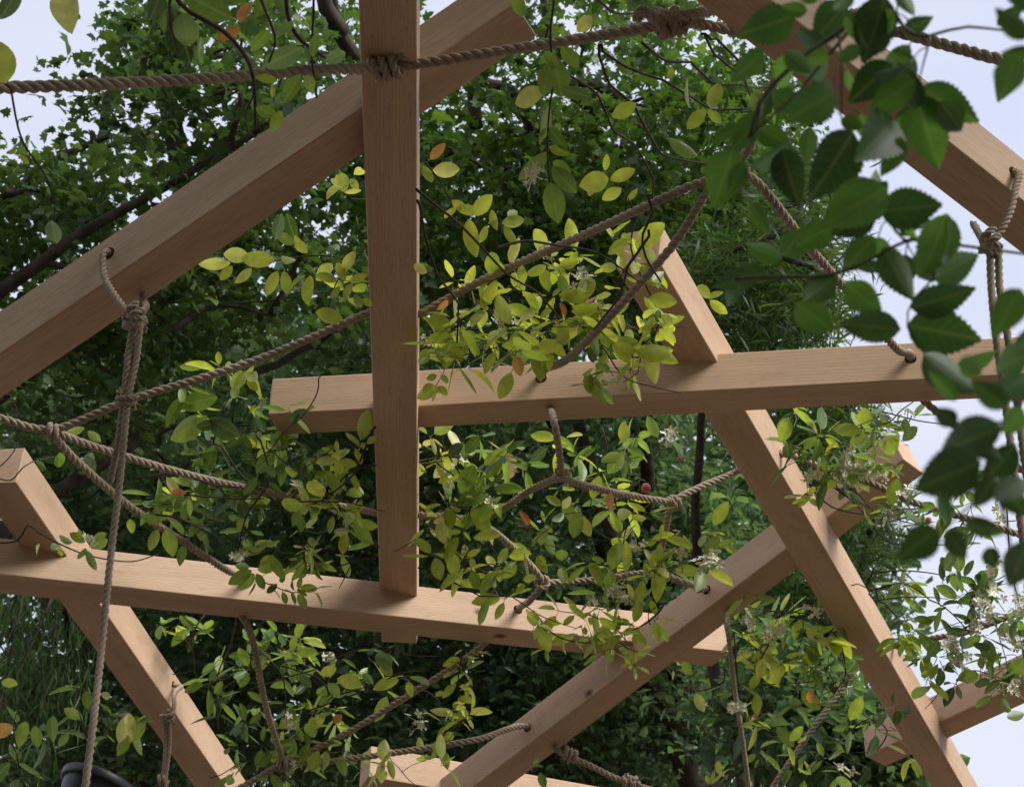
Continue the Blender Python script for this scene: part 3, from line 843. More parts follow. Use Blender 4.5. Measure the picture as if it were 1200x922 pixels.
# ------------------------------------------------------------------ climbing vines
def in_beam(P, m=.006):
    P = np.atleast_2d(P); r = np.zeros(len(P), bool)
    for o, d, n, v, Ln in FR.values():
        q = P - o
        r |= (np.abs(q @ d) < Ln / 2 + m) & (np.abs(q @ n) < S / 2 + m) & (np.abs(q @ v) < S / 2 + m)
    return r

def longest_free(P):
    b = in_beam(P)
    if not b.any(): return P
    best = (0, 0); i = 0
    while i < len(P):
        if b[i]: i += 1; continue
        j = i
        while j < len(P) and not b[j]: j += 1
        if j - i > best[1] - best[0]: best = (i, j)
        i = j
    return P[best[0]:best[1]] if best[1] - best[0] > 3 else None

class Vine:
    def __init__(s, label, name='climbing_vine', cat='vine', group='climbing vines on the ropes and beams', mat=None, stem=None):
        s.label, s.name, s.cat, s.group = label, name, cat, group
        s.mat, s.stemmat = mat or M_vine, stem or M_stem
        s.g = Geo(); s.tw = Geo(); s.pos, s.dir, s.nrm, s.size, s.rnd = [], [], [], [], []; s.fl = []; s.buds = []; s.stems = []; s.anchor = None
    def leaf(s, p, d, n, size, r):
        dd = norm(d) * size
        if in_beam(np.stack([p + dd * .1, p + dd * .5, p + dd * .95]), .002).any(): return
        s.pos.append(p); s.dir.append(d); s.nrm.append(n); s.size.append(size); s.rnd.append(r)
    def stem(s, pts, r0=.0026, r1=.0014, wob=.006):
        P = catmull([at(*p) if len(p) == 3 and not isinstance(p, np.ndarray) else p for p in pts], .02)
        if s.anchor is None: s.anchor = P[0]
        n = len(P); k = rng.normal(0, 1, (max(4, n // 4) , 3)); t = np.linspace(0, len(k) - 1, n)
        W = np.stack([np.interp(t, np.arange(len(k)), k[:, c]) for c in range(3)], 1) * wob
        W[0] *= 0
        P = P + W
        F = longest_free(P)
        if F is not None:
            g = Geo(); tube(g, F, np.linspace(r0, r1, len(F)), 6); s.stems.append(g)
        return P
    def shoot(s, pts, lo, hi, lpx=30, step=.05, r0=.0022, red=.02, pair=.8):
        """a leafy shoot: leaves in pairs along a stem"""
        P = s.stem(pts, r0, .0010)
        Q, t = resample(P, step)
        T, N, B = frames(Q)
        dp = np.mean([p[2] for p in pts])
        for i in range(1, len(Q)):
            a0 = rng.random() * 6.28
            for k in range(2 if rng.random() < pair else 1):
                a = a0 + k * math.pi + rng.normal(0, .4)
                d = norm(math.cos(a) * N[i] + math.sin(a) * B[i] + .55 * T[i] + np.array([0, 0, -.25]))
                s._lf(Q[i], d, lpx / FPX * dp * rng.uniform(.6, 1.15), lo, hi, red)
        s._lf(Q[-1], norm(T[-1] + rng.normal(0, .2, 3)), lpx / FPX * dp * .9, lo, hi, red)
    def _lf(s, q, d, L, lo, hi, red=.02):
        pl = L * rng.uniform(.12, .3)
        tube(s.tw, np.stack([q, q + d * pl * .5 + np.array([0, 0, .1 * pl]), q + d * pl]), .0008, 4, caps=False)
        n = np.array([rng.normal(0, .55), rng.normal(-.25, .55), 1.0])
        r = rng.uniform(.945, 1) if rng.random() < red * .2 else min(.93, rng.uniform(lo, hi))
        s.leaf(q + d * pl, d + rng.normal(0, .15, 3), n, L, r)
    def bunch(s, px, py, dp, rx, ry, n, lo, hi, lpx=30, red=.02):
        """whorled leaves on short twigs around a point"""
        n *= .74; rx *= 1.25; ry *= 1.18; lpx *= 1.12
        k = max(1, int(round(n / 4.2))); c = at(px, py, dp)
        ux, uy = rng.normal(0, .85, 2)
        if rng.random() < .6: s.stem([(px - ux * rx, py - uy * ry + rng.normal(0, 6), dp + .03), (px + rng.normal(0, 5), py + rng.normal(0, 5), dp), (px + ux * rx + rng.normal(0, 12), py + uy * ry, dp - .02)], .0016, .0009, .009)
        for _ in range(k):
            a = rng.random() * 6.28; q = math.sqrt(rng.random())
            e = at(px + rx * q * math.cos(a), py + ry * q * math.sin(a), dp + rng.normal(0, .06))
            tw = catmull([c + (e - c) * rng.uniform(0, .35), (c + e) / 2 + rng.normal(0, .012, 3), e], .015)
            tube(s.tw, tw, .0011, 4, caps=False)
            if s.anchor is None: s.anchor = c
            tone = rng.uniform(lo, hi); a0 = rng.random() * 6.28; m = rng.integers(3, 6)
            ax = norm(rng.normal(0, 1, 3) + np.array([0, 0, -.3]))
            b1 = norm(np.cross(ax, [0.3, .2, 1])); b2 = np.cross(ax, b1)
            for j in range(m):
                aa = a0 + j * 6.28 / m + rng.normal(0, .3)
                d = norm(math.cos(aa) * b1 + math.sin(aa) * b2 + ax * rng.uniform(-.1, .9) + np.array([0, 0, -.12]))
                s._lf(e - ax * rng.uniform(0, .02), d, lpx / FPX * dp * rng.uniform(.42, 1.25), max(0, tone - .1), tone + .1, red)
    def place(s, dp, items, w=0.5):
        """single leaves given by base and tip"""
        for (x0, y0, x1, y1, r) in items:
            b = at(x0, y0, dp + rng.normal(0, .015)); t = at(x1, y1, dp + rng.normal(0, .015) - .004)
            d = t - b
            n = -ray(x0, y0) * rng.choice([-1, 1], p=[.75, .25]) + rng.normal(0, .32, 3)
            s.leaf(b, d, n, np.linalg.norm(d) * 1.02, r)
    def flowers(s, px, py, dp, n=7, rad=12, sz=11):
        s.fl.append((px, py, dp, n, rad, sz))
    def bud(s, px, py, dp, r):
        s.buds.append((px, py, dp, r))
    def build(s):
        root = empty(s.name, s.anchor if s.anchor is not None else s.pos[0], s.label, s.cat, s.group)
        for g in s.stems: link('stem', g.mesh('stem'), s.stemmat, root)
        tp = T_ROSE if s.mat is M_rose else T_OVAL
        if s.pos:
            fo = link('foliage', leaves_mesh('foliage', s.pos, s.dir, s.nrm, s.size, s.rnd, tp, rng.uniform(.85, 1.2, len(s.pos)), s.tw), s.mat, root)
            fo.data.materials.append(M_twig)
        for (px, py, dp, n, rad, sz) in s.fl:
            g = Geo(); c = at(px, py, dp)
            for _ in range(int(n * 1.5)):
                o = at(px + rng.normal(0, rad * .6), py + rng.normal(0, rad * .6), dp + rng.normal(0, .015))
                ax = norm(rng.normal(0, 1, 3) + np.array([0, -.5, -.4])); b1 = norm(np.cross(ax, [.2, .3, 1])); b2 = np.cross(ax, b1)
                L = sz / FPX * dp * rng.uniform(.55, .95); a0 = rng.random() * 6.28
                tube(g, np.stack([c, (c + o) / 2 + rng.normal(0, .004, 3), o]), .0007, 4, caps=False)
                for j in range(5):
                    a = a0 + j * 6.283 / 5 + rng.normal(0, .15); d = norm(math.cos(a) * b1 + math.sin(a) * b2 + .35 * ax); sd_ = np.cross(d, ax)
                    V = [o, o + d * L * .6 + sd_ * L * .30 , o + d * L - ax * L * .2, o + d * L * .6 - sd_ * L * .30]
                    g.add(V, [(0, 1, 2, 3)])
            link('flower_cluster', g.mesh('flower_cluster', False), M_petal, root)
        for (px, py, dp, r) in s.buds:
            g = Geo(); c = at(px, py, dp); rr = r / FPX * dp
            g.add(*lathe([(.05 * rr, rr * 1.15), (.6 * rr, rr * .9), (.95 * rr, rr * .3), (rr, -.1 * rr), (.8 * rr, -.65 * rr), (.45 * rr, -.9 * rr), (.05 * rr, -rr)], c, 14))
            link('bud', g.mesh('bud'), M_berry, root)
        return root

# --- 1 overhead vine, top left
v = Vine('dull green vine with large leaves overhead at the top left')
v.stem([(196, -60, 2.5), (208, 2, 2.5), (258, 36, 2.52), (285, 66, 2.55), (297, 95, 2.6), (301, 148, 2.65)], .0042, .0024)
v.stem([(290, -40, 2.5), (320, 36, 2.5), (319, 72, 2.52)], .0026, .0016)
v.stem([(330, -40, 2.6), (350, 46, 2.62), (374, 68, 2.66), (405, 77, 2.72)], .0036, .0026)
v.stem([(370, -40, 2.9), (366, 30, 2.9), (371, 80, 2.9), (372, 118, 2.95)], .0026, .0016)
v.stem([(203, -30, 2.5), (204, 30, 2.5), (202, 60, 2.52)], .003, .0014)
v.stem([(297, 100, 2.62), (290, 130, 2.62), (298, 165, 2.62)], .0016, .001)
v.stem([(3, 95, 2.7), (22, 165, 2.72), (50, 205, 2.75), (62, 250, 2.8), (66, 292, 2.85)], .002, .0012)
v.place(2.55, [(190, -15, 178, 26, .08), (191, 14, 190, 37, .3), (204, 13, 222, 72, .02), (214, 15, 222, 55, .5), (236, 43, 229, 74, .42), (272, 22, 213, -8, .30), (292, 3, 283, 29, .955), (281, 33, 255, 46, .96),
               (316, 36, 294, 62, .42), (344, 25, 320, 44, .36), (371, 40, 366, 66, .4), (354, 56, 308, 79, .34), (352, 88, 332, 119, .40), (360, 88, 366, 108, .5), (325, 95, 300, 90, .6), (319, 100, 319, 114, .75), (300, 127, 324, 136, .4),
               (405, 62, 382, 72, .3), (262, 5, 290, -12, .32), (300, 20, 318, -14, .36), (24, -16, 0, 24, .14), (-4, 48, 6, 98, .78), (72, -8, 79, 24, .9), (18, 180, 9, 168, .5), (24, 183, 33, 192, .6),
               (60, 258, 66, 280, .3), (330, 130, 318, 155, .62), (268, -5, 240, -25, .28), (340, 0, 352, -20, .35)])
v.build()

# --- 2 top middle: bare stems with few leaves
v = Vine('bare dark looping stems with a few dull leaves below the lumpy rope knot')
D0 = 3.15
for pts in ([(640, 30), (647, 62), (690, 100), (735, 155), (756, 205), (760, 235)], [(702, 52), (720, 100), (755, 150), (792, 178), (842, 188), (880, 185)], [(705, 52), (755, 92), (817, 122), (875, 135)],
            [(752, 50), (787, 75), (830, 92), (880, 102), (915, 104)], [(822, 40), (838, 62), (866, 92), (885, 112)], [(690, -10), (730, 12), (775, 14), (800, 14)], [(826, 40), (850, 58), (880, 85)],
            [(760, 232), (752, 300), (772, 335)], [(760, 270), (738, 330), (700, 385)], [(488, 222), (545, 265), (600, 325), (652, 372)], [(489, 235), (505, 300), (522, 340), (540, 400)], [(580, 282), (625, 280), (705, 300), (752, 338)]):
    v.stem([(x, y, D0 + .1 * i) for i, (x, y) in enumerate(pts)], .0028, .0018, .008)
v.place(3.25, [(788, 79, 784, 93, .7), (806, 90, 804, 124, .62), (842, 98, 834, 131, .66), (827, 129, 805, 151, .68), (830, 130, 845, 144, .6), (818, 184, 780, 166, .42), (718, 138, 745, 121, .62), (880, 110, 898, 128, .4), (868, 85, 884, 70, .5)])
v.stem([(830, 130, 3.25), (826, 165, 3.25), (818, 184, 3.25)], .001, .0008)
v.build()

# --- 3 hanging spray
v = Vine('hanging spray of dull drooping leaves below the top rope')
v.stem([(646, -30, 3.05), (648, 20, 3.05), (646, 70, 3.05), (641, 125, 3.05), (642, 190, 3.05), (646, 232, 3.05)], .0022, .0012)
v.place(3.05, [(638, 107, 601, 121, .84), (644, 75, 636, 112, .5), (657, 104, 690, 114, .36), (650, 70, 658, 114, .42), (644, 125, 634, 164, .55), (642, 150, 663, 173, .34), (641, 178, 609, 213, .45), (643, 172, 666, 180, .62), (647, 196, 674, 226, .34),
               (645, 214, 654, 260, .46), (677, 38, 693, 19, .9), (658, 55, 678, 79, .55), (648, 190, 668, 202, .4), (640, 150, 630, 168, .6), (638, 60, 654, 80, .5), (612, 20, 602, -12, .5)])
for _ in range(3): v.flowers(622 + rng.normal(0, 12), 205 + rng.normal(0, 6), 3.05, 4, 9, 6)
v.build()

# --- 4 yellow sprig above rope, right of upright beam
v = Vine('thin sprig of yellowish leaves and an orange leaf just right of the upright beam')
v.stem([(486, 172, 3.5), (510, 205, 3.5), (535, 243, 3.52), (560, 258, 3.52), (590, 262, 3.52)], .0018, .001)
v.place(3.5, [(504, 187, 522, 169, .955), (507, 200, 536, 198, .9), (496, 195, 506, 212, .55), (507, 206, 489, 227, .88), (490, 185, 492, 205, .85), (534, 243, 563, 249, .80), (552, 252, 578, 229, .78), (549, 257, 556, 300, .76), (576, 246, 581, 269, .72), (588, 261, 611, 258, .72),
              (591, 264, 604, 288, .7), (571, 265, 562, 284, .65), (534, 243, 522, 258, .74), (485, 310, 500, 320, .9), (595, 255, 606, 248, .7), (545, 245, 530, 236, .82), (583, 258, 572, 262, .7)])
v.build()
v = Vine('small group of four bright yellow green leaves above the slanting rope')
v.stem([(741, 245, 3.5), (728, 220, 3.5), (709, 200, 3.5)], .0013, .0008)
v.place(3.5, [(709, 200, 712, 181, .76), (715, 211, 744, 199, .78), (713, 209, 680, 218, .74), (728, 221, 706, 234, .76), (697, 214, 690, 228, .7), (735, 235, 748, 222, .7)])
v.build()

# --- 5 main cluster above middle beam
v = Vine('dense bright yellow green vine with cream flowers sitting on top of the middle beam')
dm = 3.95
v.shoot([(470, 400, 3.98), (540, 385, 3.98), (610, 370, 3.96), (690, 372, 3.92), (770, 380, 3.9)], .6, .85, 30, .035)
v.shoot([(655, 378, 3.9), (690, 350, 3.88), (720, 330, 3.86), (745, 300, 3.84)], .62, .86, 30, .04)
v.shoot([(522, 420, 3.98), (540, 380, 3.98), (548, 340, 3.95)], .6, .84, 32, .04)
for (px, py, rx, ry, n, lo, hi) in [(548, 345, 26, 22, 16, .6, .82), (575, 400, 60, 26, 44, .58, .82), (520, 390, 26, 28, 16, .6, .86), (640, 320, 34, 22, 20, .62, .80), (655, 375, 52, 30, 36, .6, .82), (690, 320, 34, 30, 24, .66, .84), (610, 415, 50, 14, 24, .5, .78), (735, 385, 40, 30, 26, .62, .82), (745, 410, 28, 22, 14, .66, .8), (520, 420, 24, 18, 14, .45, .8), (500, 365, 14, 12, 6, .7, .9), (590, 350, 30, 20, 14, .5, .8), (700, 400, 30, 20, 14, .35, .75)]:
    v.bunch(px, py, dm - .08, rx, ry, n, lo, hi, 29, .025)
v.place(3.78, [(640, 312, 618, 322, .72), (655, 312, 678, 306, .7), (650, 320, 648, 332, .72), (690, 350, 655, 345, .7), (670, 365, 700, 360, .7), (660, 405, 618, 412, .74), (760, 415, 790, 410, .72), (748, 400, 715, 402, .7), (610, 375, 628, 360, .9), (525, 352, 516, 362, .955), (657, 355, 664, 370, .96)])
v.flowers(640, 292, 3.85, 6, 8, 10); v.flowers(682, 326, 3.8, 8, 11, 10); v.flowers(588, 376, 3.9, 6, 9, 10); v.flowers(700, 365, 3.85, 5, 9, 9); v.flowers(505, 398, 3.95, 4, 8, 9); v.flowers(690, 378, 3.85, 4, 9, 8)
v.build()
v = Vine('bright leaves round the near end of the crossed beam above the middle beam')
v.shoot([(752, 250, 3.75), (746, 300, 3.75), (760, 345, 3.75), (772, 380, 3.76), (745, 410, 3.78), (705, 395, 3.8)], .64, .84, 32, .05)
v.stem([(705, 405, 3.8), (730, 442, 3.76), (765, 455, 3.74), (800, 461, 3.72)], .0018, .001)
v.stem([(752, 410, 3.8), (745, 440, 3.78), (732, 447, 3.77)], .0014, .001)
v.place(3.72, [(745, 290, 778, 262, .74), (740, 285, 728, 272, .74), (750, 285, 764, 305, .72), (735, 280, 713, 298, .72), (752, 310, 768, 335, .66), (760, 350, 793, 354, .74), (770, 372, 790, 380, .72), (768, 362, 752, 350, .7), (770, 378, 772, 362, .16), (722, 314, 702, 312, .7), (745, 412, 786, 414, .73), (742, 412, 720, 405, .7), (765, 330, 776, 320, .68),
              (817, 335, 833, 348, .76), (832, 352, 852, 368, .78), (830, 350, 846, 340, .7), (690, 440, 706, 470, .5), (700, 425, 712, 440, .3), (695, 432, 684, 440, .62), (705, 445, 712, 452, .4), (688, 435, 690, 460, .6), (696, 425, 690, 408, .2)])
v.bunch(745, 290, 3.74, 24, 26, 12, .66, .8, 28)
v.bunch(706, 435, 3.78, 16, 16, 9, .2, .66, 24)
v.build()
v = Vine('little pale leaf cluster hanging over the middle beam beside the upright beam')
v.stem([(523, 415, 3.98), (520, 435, 3.93), (508, 452, 3.9)], .0012, .0008)
v.place(3.88, [(510, 455, 488, 468, .82), (508, 450, 495, 458, .8), (512, 455, 505, 470, .78), (514, 452, 524, 464, .75), (516, 440, 526, 448, .6), (505, 452, 518, 460, .88), (512, 440, 500, 444, .5)])
v.build()
# --- left of upright beam, upper
v = Vine('thin twig of pale yellow leaves just below the big diagonal beam')
v.stem([(440, 345, 3.75), (395, 305, 3.75), (350, 303, 3.75), (300, 308, 3.75), (245, 305, 3.75)], .0018, .001)
v.stem([(434, 300, 3.75), (390, 262, 3.75), (354, 234, 3.75)], .0015, .0009)
v.place(3.72, [(270, 308, 233, 310, .86), (272, 312, 258, 328, .72), (295, 315, 275, 330, .88), (292, 300, 262, 298, .88), (322, 305, 282, 303, .78), (330, 300, 348, 312, .74), (325, 318, 313, 345, .74), (332, 318, 338, 345, .7), (345, 282, 360, 296, .76), (352, 290, 346, 276, .7), (390, 310, 370, 328, .82), (395, 308, 405, 330, .74), (402, 318, 415, 295, .88), (410, 330, 430, 322, .78), (425, 315, 440, 300, .7),
               (398, 335, 388, 350, .6), (370, 365, 400, 375, .70), (425, 350, 436, 358, .72), (405, 215, 382, 224, .84), (410, 210, 420, 222, .78), (415, 205, 430, 195, .82), (405, 225, 400, 205, .8), (330, 250, 322, 282, .22), (336, 250, 345, 282, .2), (325, 275, 345, 285, .5), (415, 345, 425, 362, .6)])
v.bunch(400, 320, 3.75, 34, 24, 16, .62, .86, 28)
v.bunch(408, 215, 3.75, 14, 10, 5, .7, .86, 24)
v.build()
v = Vine('small yellow green cluster under the slanting rope left of the middle beam end')
v.shoot([(250, 520, 4.05), (262, 480, 4.0), (275, 455, 3.98)], .5, .76, 28, .04)
v.bunch(262, 455, 3.95, 40, 22, 24, .45, .8, 28); v.bunch(245, 468, 3.95, 30, 16, 12, .4, .7, 28)
v.place(3.9, [(285, 440, 300, 430, .74), (290, 445, 302, 458, .78), (280, 450, 270, 470, .66), (255, 465, 208, 476, .4), (245, 490, 279, 510, .16), (258, 495, 230, 500, .12), (300, 435, 290, 448, .7)])
v.build()
v = Vine('loose dark looping tendril with two round leaves across the end of the middle beam')
v.stem([(380, 435, 3.9), (376, 460, 3.88), (355, 490, 3.88), (330, 508, 3.92), (310, 540, 4.0)], .0016, .001)
v.place(3.86, [(385, 432, 403, 436, .25), (340, 492, 354, 480, .2), (341, 495, 352, 486, .16)])
v.build()
# --- big left mass along the two ropes
v = Vine('large tangled vine of dark and bright leaves along the left ropes above the lower beam')
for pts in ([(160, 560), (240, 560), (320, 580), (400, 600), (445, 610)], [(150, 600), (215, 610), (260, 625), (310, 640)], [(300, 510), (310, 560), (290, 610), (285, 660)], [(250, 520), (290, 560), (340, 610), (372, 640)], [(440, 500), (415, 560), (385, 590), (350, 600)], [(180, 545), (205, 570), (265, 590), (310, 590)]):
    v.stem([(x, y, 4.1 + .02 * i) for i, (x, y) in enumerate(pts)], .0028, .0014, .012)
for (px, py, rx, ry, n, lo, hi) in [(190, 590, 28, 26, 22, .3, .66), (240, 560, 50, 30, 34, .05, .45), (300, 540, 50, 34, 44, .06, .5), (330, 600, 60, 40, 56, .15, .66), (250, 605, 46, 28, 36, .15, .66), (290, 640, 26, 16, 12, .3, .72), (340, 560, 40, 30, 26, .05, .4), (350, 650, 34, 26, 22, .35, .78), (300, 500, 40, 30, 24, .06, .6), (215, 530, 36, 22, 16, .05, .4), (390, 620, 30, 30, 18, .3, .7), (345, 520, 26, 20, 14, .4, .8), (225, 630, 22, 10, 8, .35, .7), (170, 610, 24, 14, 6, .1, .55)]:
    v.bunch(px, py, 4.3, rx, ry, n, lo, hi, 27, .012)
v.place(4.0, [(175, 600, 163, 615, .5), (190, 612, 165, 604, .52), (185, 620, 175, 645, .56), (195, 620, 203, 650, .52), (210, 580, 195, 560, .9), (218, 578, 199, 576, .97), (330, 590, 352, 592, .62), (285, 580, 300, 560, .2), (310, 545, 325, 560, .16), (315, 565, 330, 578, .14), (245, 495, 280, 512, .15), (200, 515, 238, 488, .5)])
v.flowers(278, 655, 4.1, 4, 8, 8); v.flowers(350, 570, 4.1, 4, 7, 8)
v.build()
v = Vine('sprig drooping over the face of the lower beam at its left hole')
v.shoot([(285, 655, 4.42), (300, 672, 4.38), (318, 682, 4.36), (340, 692, 4.36), (362, 690, 4.36)], .3, .62, 22, .035)
v.place(4.36, [(295, 668, 268, 684, .5), (298, 672, 282, 690, .42), (300, 672, 310, 690, .42), (302, 668, 325, 660, .5), (325, 684, 312, 695, .2), (328, 682, 334, 674, .3), (342, 694, 346, 708, .3), (348, 690, 360, 698, .56), (352, 688, 372, 690, .6), (350, 690, 352, 676, .56), (345, 692, 340, 684, .2), (305, 660, 320, 650, .6), (292, 665, 275, 660, .5)])
v.build()
v = Vine('yellow green sprigs between the large tangled vine and the upright beam')
v.stem([(440, 545, 4.25), (400, 560, 4.2), (385, 590, 4.2)], .003, .0018)
v.stem([(445, 640, 4.3), (415, 660, 4.3), (395, 690, 4.35)], .0022, .0012)
v.stem([(440, 655, 4.3), (370, 662, 4.35), (330, 665, 4.4)], .0018, .001)
for (px, py, rx, ry, n, lo, hi) in [(400, 535, 26, 18, 16, .64, .82), (392, 585, 34, 24, 18, .5, .76), (415, 610, 24, 22, 12, .5, .72), (350, 640, 24, 30, 18, .6, .82), (375, 570, 24, 16, 10, .5, .7)]:
    v.bunch(px, py, 4.2, rx, ry, n, lo, hi, 27)
v.place(4.1, [(395, 540, 369, 540, .74), (395, 530, 394, 516, .8), (398, 540, 418, 545, .74), (398, 535, 406, 525, .66), (400, 542, 392, 555, .72), (390, 605, 386, 625, .56), (400, 600, 418, 612, .58), (430, 520, 442, 510, .74), (420, 570, 425, 580, .7)])
v.build()
# --- below middle beam
v = Vine('thick pale leafed vine below the middle beam just right of the upright beam')
for pts in ([(520, 495), (525, 540), (545, 580), (540, 640)], [(488, 570), (520, 590), (550, 565), (600, 560)], [(490, 665), (520, 680), (560, 690), (610, 700)], [(560, 510), (560, 560), (565, 620), (590, 660)], [(500, 545), (530, 550), (575, 545)]):
    v.stem([(x, y, 4.4) for x, y in pts], .0026, .0014, .010)
for (px, py, rx, ry, n, lo, hi) in [(515, 535, 30, 40, 40, .6, .88), (560, 555, 40, 42, 56, .25, .72), (560, 600, 40, 30, 36, .4, .74), (540, 650, 44, 30, 44, .56, .82), (585, 670, 34, 26, 24, .5, .76), (505, 625, 20, 22, 14, .7, .9), (570, 520, 30, 18, 16, .1, .5), (610, 545, 26, 20, 16, .15, .5), (590, 585, 22, 22, 12, .3, .6), (495, 580, 14, 20, 8, .5, .8), (600, 690, 30, 14, 12, .4, .7)]:
    v.bunch(px, py, 4.4, rx, ry, n, lo, hi, 27, .012)
v.place(4.25, [(555, 545, 540, 580, .44), (570, 560, 585, 540, .5), (610, 600, 622, 615, .985), (605, 605, 612, 612, .3), (575, 590, 562, 612, .5), (555, 630, 585, 625, .74), (520, 615, 508, 604, .9), (515, 610, 520, 636, .88), (545, 530, 562, 512, .4)])
v.flowers(542, 535, 4.35, 5, 10, 9); v.flowers(575, 590, 4.35, 4, 8, 8); v.flowers(525, 560, 4.4, 4, 8, 8)
v.build()
v = Vine('leaves round the forked rope with a pink bud below the middle beam')
for pts in ([(705, 500), (710, 530), (695, 560), (685, 600)], [(610, 618), (660, 630), (720, 632), (770, 640)], [(770, 590), (735, 615), (720, 650), (700, 660)], [(720, 580), (715, 620)], [(690, 610), (720, 640), (760, 646), (815, 648)], [(832, 652), (800, 660), (740, 652), (690, 655)], [(640, 575), (690, 572), (720, 560)]):
    v.stem([(x, y, 4.55) for x, y in pts], .0022, .0012, .010)
for (px, py, rx, ry, n, lo, hi) in [(730, 545, 28, 30, 28, .3, .7), (680, 545, 30, 24, 22, .2, .62), (655, 605, 22, 24, 16, .4, .74), (705, 585, 26, 20, 16, .5, .8), (745, 615, 30, 24, 20, .5, .82), (795, 650, 36, 22, 36, .6, .88), (735, 660, 44, 18, 30, .4, .74), (690, 650, 36, 20, 18, .2, .55), (820, 640, 26, 22, 18, .55, .9), (700, 700, 40, 14, 18, .4, .7), (775, 520, 16, 10, 5, .2, .5), (630, 640, 24, 18, 12, .3, .6), (665, 520, 20, 12, 8, .6, .9)]:
    v.bunch(px, py, 4.55, rx, ry, n, lo, hi, 26, .015)
v.place(4.35, [(731, 519, 731, 494, .74), (725, 530, 705, 540, .5), (735, 525, 755, 535, .4), (728, 530, 725, 552, .56), (683, 510, 663, 508, .9), (678, 512, 672, 524, .84), (660, 596, 668, 582, .74), (658, 592, 640, 582, .5), (660, 600, 648, 615, .4), (678, 600, 672, 630, .5), (680, 605, 692, 628, .85), (716, 575, 714, 600, .965), (740, 600, 718, 605, .84), (740, 605, 756, 608, .86), (850, 640, 862, 648, .6), (842, 640, 858, 632, .6)])
v.flowers(780, 512, 4.4, 6, 8, 9); v.flowers(830, 655, 4.4, 9, 12, 11); v.flowers(745, 645, 4.5, 5, 12, 9); v.flowers(728, 697, 4.5, 7, 9, 11); v.flowers(800, 640, 4.5, 4, 9, 9)
v.bud(757, 572, 4.35, 5.8); v.bud(798, 536, 4.4, 4.0)
v.build()
v = Vine('trailing shoot hanging over the end of the lower beam and the diagonal beam')
v.shoot([(625, 715, 4.62), (650, 745, 4.6), (680, 755, 4.58), (720, 752, 4.52), (745, 760, 4.5)], .56, .78, 25, .035)
v.shoot([(780, 705, 4.46), (760, 730, 4.46), (730, 745, 4.5), (715, 735, 4.52), (690, 722, 4.55), (650, 710, 4.6)], .56, .78, 25, .045)
for (px, py, rx, ry, n, lo, hi) in [(640, 740, 16, 22, 12, .5, .76), (695, 748, 32, 14, 20, .54, .76), (735, 755, 30, 22, 30, .54, .78), (760, 715, 20, 16, 12, .5, .8), (705, 700, 16, 10, 6, .5, .7), (640, 720, 14, 14, 8, .6, .76)]:
    v.bunch(px, py, 4.5, rx, ry, n, lo, hi, 24)
v.flowers(695, 705, 4.5, 4, 8, 8)
v.build()
# --- lower left
v = Vine('sprig with curled brown tendril and pale buds on the lower beam')
v.stem([(-20, 632, 4.1), (25, 630, 4.08), (38, 614, 4.06), (50, 625, 4.05), (90, 642, 4.05), (150, 652, 4.1), (190, 645, 4.15)], .0026, .0012)
v.place(4.02, [(85, 635, 66, 630, .3), (100, 635, 82, 625, .5), (105, 640, 128, 632, .5), (100, 642, 92, 655, .3), (102, 645, 112, 668, .34), (70, 640, 72, 652, .66), (110, 630, 125, 625, .6), (62, 636, 68, 646, .6), (95, 632, 92, 620, .62), (42, 640, 46, 648, .7)])
v.flowers(105, 633, 4.0, 6, 8, 8)
v.build()
v = Vine('dark curved tendrils with small leaves round the top end of the lower left beam')
v.stem([(-30, 550, 4.15), (0, 542, 4.1), (18, 520, 4.08), (24, 512, 4.08)], .0018, .001)
v.stem([(-20, 560, 4.1), (10, 560, 4.08), (25, 545, 4.08), (60, 535, 4.2), (120, 530, 4.3)], .0018, .001)
v.stem([(20, 512, 4.1), (20, 490, 4.1), (12, 460, 4.1)], .0014, .001)
v.place(4.1, [(42, 540, 55, 550, .3), (48, 540, 50, 552, .26), (78, 506, 100, 504, .7), (103, 505, 118, 518, .6), (100, 535, 112, 552, .24), (108, 530, 100, 548, .2), (70, 530, 68, 545, .4), (155, 625, 152, 605, .6)])
v.build()
v = Vine('dull leaves and dry curled leaf at the bottom left beside the black pot')
v.stem([(-20, 790, 4.5), (25, 832, 4.5), (70, 830, 4.5), (120, 800, 4.5)], .0018, .001)
v.stem([(130, 922, 3.6), (105, 860, 3.6), (85, 830, 3.6)], .002, .001)
for (px, py, rx, ry, n, lo, hi) in [(40, 850, 30, 30, 12, .12, .5), (90, 855, 30, 40, 18, .08, .4), (60, 905, 50, 20, 14, .05, .3), (120, 850, 26, 20, 8, .2, .5), (145, 850, 26, 20, 10, .3, .66), (80, 805, 34, 14, 5, .2, .5), (20, 880, 24, 30, 10, .05, .3)]:
    v.bunch(px, py, 4.2, rx, ry, n, lo, hi, 28, .01)
v.place(4.0, [(15, 850, -12, 862, .95), (30, 845, 22, 870, .55), (40, 850, 45, 875, .5), (148, 838, 140, 870, .9), (150, 835, 155, 862, .88), (170, 846, 150, 870, .52), (62, 838, 60, 866, .34), (75, 830, 96, 842, .5), (2, 798, 20, 802, .7), (118, 812, 132, 818, .6)])
v.build()
v = Vine('broad leafy vine between the lower left beam and the thin hanging rope')
for pts in ([(275, 715), (265, 760), (255, 790), (262, 850)], [(240, 720), (215, 780), (205, 800)], [(330, 780), (380, 800), (440, 800), (520, 760)], [(300, 760), (330, 800), (345, 850)], [(290, 810), (400, 770), (520, 762)], [(355, 830), (420, 812), (500, 780), (530, 762)]):
    v.stem([(x, y, 5.0) for x, y in pts], .0026, .0014, .012)
